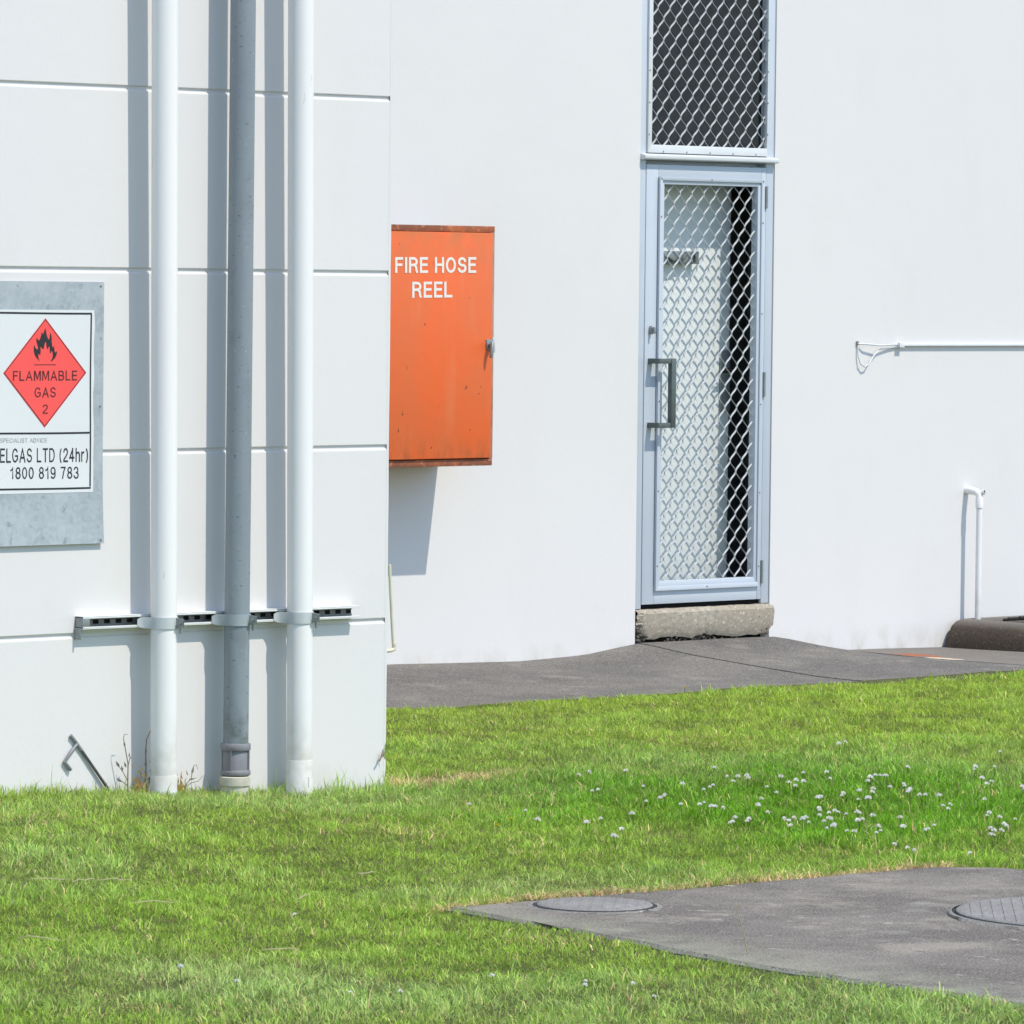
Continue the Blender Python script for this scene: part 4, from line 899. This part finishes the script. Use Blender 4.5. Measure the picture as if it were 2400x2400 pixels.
# ------------------------------------------------------------------ lawn grass
CLOVER_C = []
def ground_at(px, py, z=0.0):
    d = fw + rt*((px-1200)/FOC) - up*((py-1200)/FOC); k = (z-CAM.z)/d.z; p = CAM+d*k; return p.x, p.y
def grass(name):
    R = RNG; N = 2300000
    x = R.uniform(-8.2, 9.0, N); y = R.uniform(-8.0, 2.75, N)
    # keep what stands in or near the view
    dx, dy = x-CAM.x, y-CAM.y; dep = dx*fw.x+dy*fw.y; lat = (dx*r0.x+dy*r0.y)/dep*FOC
    d_near = dep > 11.6
    wide = np.abs(lat) < 1420
    outer = (np.abs(lat) < 2600) & (dep > 9.5)
    dens = np.where(wide & (dep > 12.6), 1.0, np.where(outer, 0.22, 0.0))
    dens = dens*np.clip(1.15-(dep-13)*0.035, 0.55, 1.0)
    edge_y = 2.60-0.062*(x-2.5) + 0.07*(vnoise(x, y*0, 0.35, 31)-0.5) + 0.03*(vnoise(x, y*0, 0.08, 32)-0.5)
    ok = (R.random(N) < dens) & np.where(x > 0.004, y < edge_y, y < -0.003)
    sd_ = poly_sd(x, y, SLAB); ok &= sd_ > -0.012-0.055*np.clip(vnoise(x, y, 0.16, 33)+.5*vnoise(x, y, .05, 34)-0.55, -.1, 1)*(x < -2.2)*(y < -3.0)-0.015*(vnoise(x, y, .07, 35)-.4)
    x = x[ok]; y = y[ok]; sd_ = sd_[ok]; n = len(x)
    n1 = vnoise(x, y, 1.1, 40); n2 = vnoise(x, y, 0.34, 41); n3 = vnoise(x, y, 0.10, 42)
    cx, cy = ground_at(1950, 1880); lush = np.exp(-(((x-cx)*.704-(y-cy)*.71)**2/1.2+((x-cx)*.71+(y-cy)*.704)**2/2.2))
    lush = np.clip(lush*1.0+0.75*(n2-0.45)+0.35*(n1-0.5), 0, 1)
    # pale mown strip in front, yellow at the far edge
    far = sstep(-0.6, 2.4, (x*.71+y*.704)-1.2)
    straw = np.clip(np.exp(-(((x-.36)/.36)**2+((y-.10-.18*(x-.36))/.10)**2))*1.6*(x > 0.0), 0, 1)
    straw = np.maximum(straw, 0.95*np.exp(-(np.clip(sd_, 0, 1)/0.06)**2)*np.clip(.35+1.1*vnoise(x, y, .18, 61), 0, 1)*(y > -2.87-.09*(x+2.5))*(x > -2.9))
    thin = np.clip((n1*0.6+n2*0.5)-0.55, 0, 1)
    tuft = np.clip(1.7*vnoise(x, y, 0.055, 43)-.35, 0, 1)
    h = (0.014+0.019*lush+0.008*n3+0.016*tuft*(.4+n2))*(1-.45*np.exp(-np.clip(sd_, 0, 9)/.05)*(y < -3.05))
    back = np.exp(-np.clip(sd_, 0, 9)/.10)*(x > -2.5)*(y > -3.05); h = h*(1+1.3*back*np.clip(2.4*vnoise(x, y, .22, 51)-.45, 0, 1.2))*R.uniform(0.42, 1.2, n)
    wallfoot = np.exp(-(np.clip(-y, 0, 9)/0.17)**2)*(x < 0.05)
    side = np.exp(-np.clip(x, 0, 9)/0.05)*(x > 0)*(y > 0.2)
    h *= 1+0.35*wallfoot+0.4*side; tall = R.random(n) < 0.012+.05*wallfoot+.05*side; h = np.where(tall, h*1.8, h)
    h *= np.where(straw > .5, 0.8, 1.0)
    w = R.uniform(0.0020, 0.0042, n)*(0.85+0.4*lush)
    broad = R.random(n) < 0.05+.05*lush; w = np.where(broad, w*2.6, w); h = np.where(broad, h*.75, h)
    yaw = R.uniform(0, 2*np.pi, n); la = vnoise(x, y, 0.045, 44)*4*np.pi+R.normal(0, .9, n); lean = np.abs(R.normal(0.85, 0.45, n))*(1-0.35*lush)*(1-.5*np.clip(wallfoot+side, 0, 1))
    lit = (straw > .45) & (sd_ < .07); lean = np.where(lit, R.uniform(1.0, 2.2, n), lean); h = np.where(lit, R.uniform(.012, .034, n), h)
    z = lawn_z(x, y)-0.004+np.where(lit, .012, 0)
    lx, ly = np.cos(la)*lean*h, np.sin(la)*lean*h; wx, wy = np.cos(yaw)*w/2, np.sin(yaw)*w/2
    V = np.zeros((n, 5, 3))
    V[:, 0] = np.stack([x-wx, y-wy, z], 1); V[:, 1] = np.stack([x+wx, y+wy, z], 1)
    mh = 0.55; mz = z+h*0.62
    V[:, 2] = np.stack([x+lx*.38-wx*.9, y+ly*.38-wy*.9, mz], 1); V[:, 3] = np.stack([x+lx*.38+wx*.9, y+ly*.38+wy*.9, mz], 1)
    V[:, 4] = np.stack([x+lx, y+ly, z+h*np.clip(1.05-0.28*lean, .5, 1.05)], 1)
    A = np.array([0.172, 0.388, 0.016]); B = np.array([0.360, 0.515, 0.076]); C = np.array([0.525, 0.595, 0.265]); D = np.array([0.82, 0.66, 0.30]); E_ = np.array([0.390, 0.550, 0.050])
    t1 = np.clip(1-lush*1.25+R.normal(0, .18, n), 0, 1)[:, None]
    col = A*(1-t1)+B*t1
    fm = (far*np.clip(1-lush, 0, 1)*0.6)[:, None]; col = col*(1-fm)+E_*fm
    pm = np.clip(((n1-.45)*1.2+(n2-.5)*.7)*(1-lush)*(1-.75*far)+R.normal(0, .15, n), 0, .9)[:, None]; col = col*(1-pm)+C*pm
    col = np.where(broad[:, None], col*.6+np.array([.16, .24, .10])*.5, col)
    faded = np.clip((vnoise(x, y, .42, 71)*.65+vnoise(x, y, .13, 72)*.5)*3.2-2.15, 0, 1)*(1-lush)*(1-far)
    dry = (R.random(n) < 0.035+.30*faded+0.05*thin+0.9*straw)[:, None]; col = np.where(dry, D*R.uniform(.6, 1.1, n)[:, None], col)
    col *= (R.uniform(0.72, 1.38, n)*(0.66+0.36*n3+0.30*tuft)*(0.88+.24*n2))[:, None]
    F = (np.arange(n)*5)[:, None]
    loops = np.concatenate([F+0, F+1, F+3, F+2, F+2, F+3, F+4], 1).ravel()
    me = bpy.data.meshes.new(name); me.vertices.add(n*5); me.vertices.foreach_set('co', V.ravel())
    me.loops.add(n*7); me.loops.foreach_set('vertex_index', loops.astype(np.int32))
    me.polygons.add(n*2); st_ = np.stack([np.arange(n)*7, np.arange(n)*7+4], 1).ravel(); me.polygons.foreach_set('loop_start', st_.astype(np.int32))
    me.update(calc_edges=True)
    at = me.attributes.new('tint', 'FLOAT_COLOR', 'POINT')
    cc = np.ones((n, 5, 4)); cc[:, :, :3] = col[:, None, :]; cc[:, 0:2, :3] *= np.array([1.15, .95, 1.3])
    at.data.foreach_set('color', cc.ravel().astype(np.float32))
    me.materials.append(MGRASS); o = bpy.data.objects.new(name, me); COL.objects.link(o)
    print('grass blades', n)
    return o
g = tag(grass('lawn_grass'), 'short green mown lawn with lush and dry patches in front of the walls', 'grass', kind='stuff')

# clover flower heads
def clover_mesh(seed):
    q = random.Random(seed); mb = MB(); h = .055
    for i in range(80):
        u = q.uniform(-.35, 1); a = q.uniform(0, 6.283); s_ = math.sqrt(max(0, 1-u*u)); d = Vector((s_*math.cos(a), s_*math.sin(a), u))
        leaf(mb, Vector((0, 0, h))+d*.003, d+Vector((0, 0, .25)), q.uniform(.0065, .0095), .0038, 0)
    mb.tube([(0, 0, 0), (q.uniform(-.004, .004), q.uniform(-.004, .004), h*.6), (0, 0, h)], .0011, 5, 1)
    me = bpy.data.meshes.new('clover_flower'); me.from_pydata(mb.v, [], mb.f); me.materials.append(MPETAL); me.materials.append(MSTEM)
    me.polygons.foreach_set('material_index', mb.mi); return me
CM = [clover_mesh(i) for i in range(5)]
P3 = [(365,862),(215,943),(440,905),(465,930),(490,908),(705,908),(635,957),(680,985),(750,938),(778,925),(770,950),(825,888),(830,930),(935,885),(948,915),(1155,908),(1150,930),(1240,903),(1220,903),(100,1015),(118,1005),(22,1030),(320,1038),(355,1060),(400,1060),(210,1045),(595,1050),(628,1085),(480,1135),(500,1115),(545,1120),(745,1130),(775,1115),(750,1155),(840,1115),(885,1100),(905,1068),(958,1090),(990,1085),(950,1120),(962,1158),(1045,1095),(1090,1090),(1110,1085),(1022,1003),(1095,1020),(1158,1015),(1180,1105),(1108,1120),(1190,1160),(1218,1178),(1305,1115),(1300,1155),(1265,1247),(1440,1165),(1495,1150),(1440,1000),(1518,1005),(1545,1045),(1550,1068),(1330,955),(1345,985),(1365,970),(1340,860),(1680,870),(1712,915),(1745,945),(1740,1018),(1738,1088),(1800,1112),(1770,1168),(1795,1175),(1825,1155),(1890,1120),(1775,1195),(1785,855),(890,1015),(602,1015),(325,970),(365,950),(545,915),(1105,980),(1170,970),(15,955),(1020,730),(1820,780),(1050,1180),(855,1135),(1210,900),(1250,960),(735,1125),(760,1150),(940,1130),(970,1150),(1360,1265),(1680,1290),(1915,960)]
spots = [(1500+a/2.1467, 1400+b/2.1467) for a, b in P3]
spots += [(880+a/2.356, 1480+b/2.356) for a, b in [(510,958),(830,990),(875,1040),(1160,770),(1385,775),(1200,885),(1235,880),(1255,1035),(1375,1098),(1330,1135),(1175,1062),(1425,1015),(1105,790)]]
spots += [(1000+a/1.38, 1950+b/1.38) for a, b in [(220,468),(510,485),(500,498),(665,495),(735,535),(610,18)]]
spots += [(a/1.932, 1700+b/1.932) for a, b in [(1072,1162),(1590,1212),(1818,1205),(1340,860),(820,1095)]]
base_ = len(P3)
spots = spots[:base_]+[(a+q_.uniform(-11, 11), b+q_.uniform(-7, 7)) for q_ in [random.Random(77)] for a, b in spots[20:base_:2]]+spots[base_:]
P3 = P3+[None]*len(spots[20:base_:2])
P3 = P3[:len(spots)-24]
n3_, n8, n7 = len(P3), len(P3)+13, len(P3)+19
CL = {n3_: 'white clover flower standing alone, leftmost of those behind the slab', n3_+1: 'upper of two white clover flowers left of the clover patch', n3_+2: 'lower of two white clover flowers left of the clover patch',
      n3_+8: 'brighter white clover flower of the pair above the small round cover', n3_+9: 'paler white clover flower of the pair above the small round cover',
      n8: 'lone white clover flower on the lawn in front of the slab, leftmost there', n8+1: 'upper of two touching white clover flowers in front of the slab', n8+2: 'lower of two touching white clover flowers in front of the slab',
      n8+3: 'faint white clover flower in front of the slab, second from the right', n8+4: 'white clover flower in front of the slab, rightmost there', n8+5: 'white clover flower on the lawn midway between wall corner and slab',
      n7: 'round white clover flower on the front lawn left of the slab', n7+1: 'small white clover flower near the bottom edge, below the slab tip', n7+2: 'white clover flower near the bottom edge, right of a smaller one',
      n7+3: 'white clover flower among the blue green tufts left of the slab tip', n7+4: 'faint clover flower on the front lawn, nearest to the bottom left corner'}
for i, (a, b) in enumerate(spots):
    top = 0.035 if i < len(P3) else 0.026; x, y = ground_at(a, b, top)
    o = bpy.data.objects.new('clover_flower', CM[i % 5]); COL.objects.link(o)
    sc = random.uniform(.62, 1.08)*(1 if i < n8 else .8); o.scale = (sc, sc, sc*.9); o.location = (x, y, top-.050*sc*.9); o.rotation_euler = (random.gauss(0, .15), random.gauss(0, .15), random.uniform(0, 6.28))
    lab = CL.get(i, 'white clover flower head among many in the clover patch behind the front slab')
    tag(o, lab, 'flower', 'white clover flowers scattered over the lawn')
ym = MB(); q = random.Random(2)
for i in range(14): a = i*.449; leaf(ym, (0, 0, .03), (math.cos(a), math.sin(a), .35), .010, .004, 0)
ym.tube([(0, 0, 0), (0, 0, .03)], .0012, 5, 1)
yme = bpy.data.meshes.new('yellow_flower'); yme.from_pydata(ym.v, [], ym.f); yme.materials.append(MYEL); yme.materials.append(MSTEM); yme.polygons.foreach_set('material_index', ym.mi)
for a, b, lab in ((1605, 1610, 'tiny yellow flower at the far edge of the lawn below the doorstep'), (1198, 1918, 'right one of two tiny yellow flowers left of the clover patch'), (1165, 1932, 'left one of two tiny yellow flowers left of the clover patch')):
    x, y = ground_at(a, b, .03); o = bpy.data.objects.new('yellow_flower', yme); COL.objects.link(o); o.location = (x, y, -.002)
    tag(o, lab, 'flower', 'tiny yellow flowers in the lawn')

# dry straws lying on the lawn, one stalk standing in front of the slab
STR = [((225, 680), .12, .1, 'pale dry straw farthest left on the lawn below the bent bar'), ((380, 685), .09, .7, 'short tilted dry straw just right of another straw below the first white pipe'),
       ((520, 682), .10, .05, 'thin dry straw lying level on the lawn below the grey pipe shadow'), ((700, 785), .13, .35, 'long slanting dry straw in the middle of the left lawn'),
       ((1270, 995), .10, .3, 'dry straw low on the lawn, left of the front slab tip and nearest the camera'), ((1370, 760), .10, 1.2, 'steeply tilted dry straw on the bluish tuft left of the slab tip'),
       ((1660, 650), .09, .8, 'broad pale dry blade on the lawn below the near wall corner'), ((180, 945), .14, -.5, 'long dry straw sloping down at the far left of the lawn')]
q = random.Random(21)
for (a, b), L, ang, lab in STR:
    x, y = ground_at(a/1.932, 1700+b/1.932, .03); u = r0*math.cos(ang)+Vector((.71, .70, 0))*math.sin(ang)
    mb = MB(); P = [Vector((x, y, .018))+u*L*(t_-.5)+Vector((q.uniform(-.004, .004), q.uniform(-.004, .004), .004*math.sin(t_*3.1)+q.uniform(-.004, .004))) for t_ in (0, .25, .5, .75, 1)]
    s_ = Vector((0, 0, 1)).cross(u)*.0024+Vector((0, 0, .001))
    mb.add([v-s_*(1 if 0 < i < 4 else .3) for i, v in enumerate(P)]+[v+s_*(1 if 0 < i < 4 else .3) for i, v in enumerate(P)], [(i, i+1, i+6, i+5) for i in range(4)])
    tag(mb.build('dry_straw', MSTRAW), lab, 'straw', 'dry straws lying on the lawn')
x, y = ground_at(1754, 2237, 0.0); x2, y2 = ground_at(1731, 2153, 0)
H = .125; s_ = -r0*.033
mb = MB(); stalk(mb, [(x, y, -.01), (x+s_.x*.4, y+s_.y*.4, H*.45), (x+s_.x, y+s_.y, H)], .0016); leaf(mb, (x+s_.x, y+s_.y, H-.008), (0, 0, 1), .018, .006)
tag(mb.build('grass_stalk', MSTRAW), 'single tall dry grass stalk at the front edge of the concrete slab', 'grass stalk')
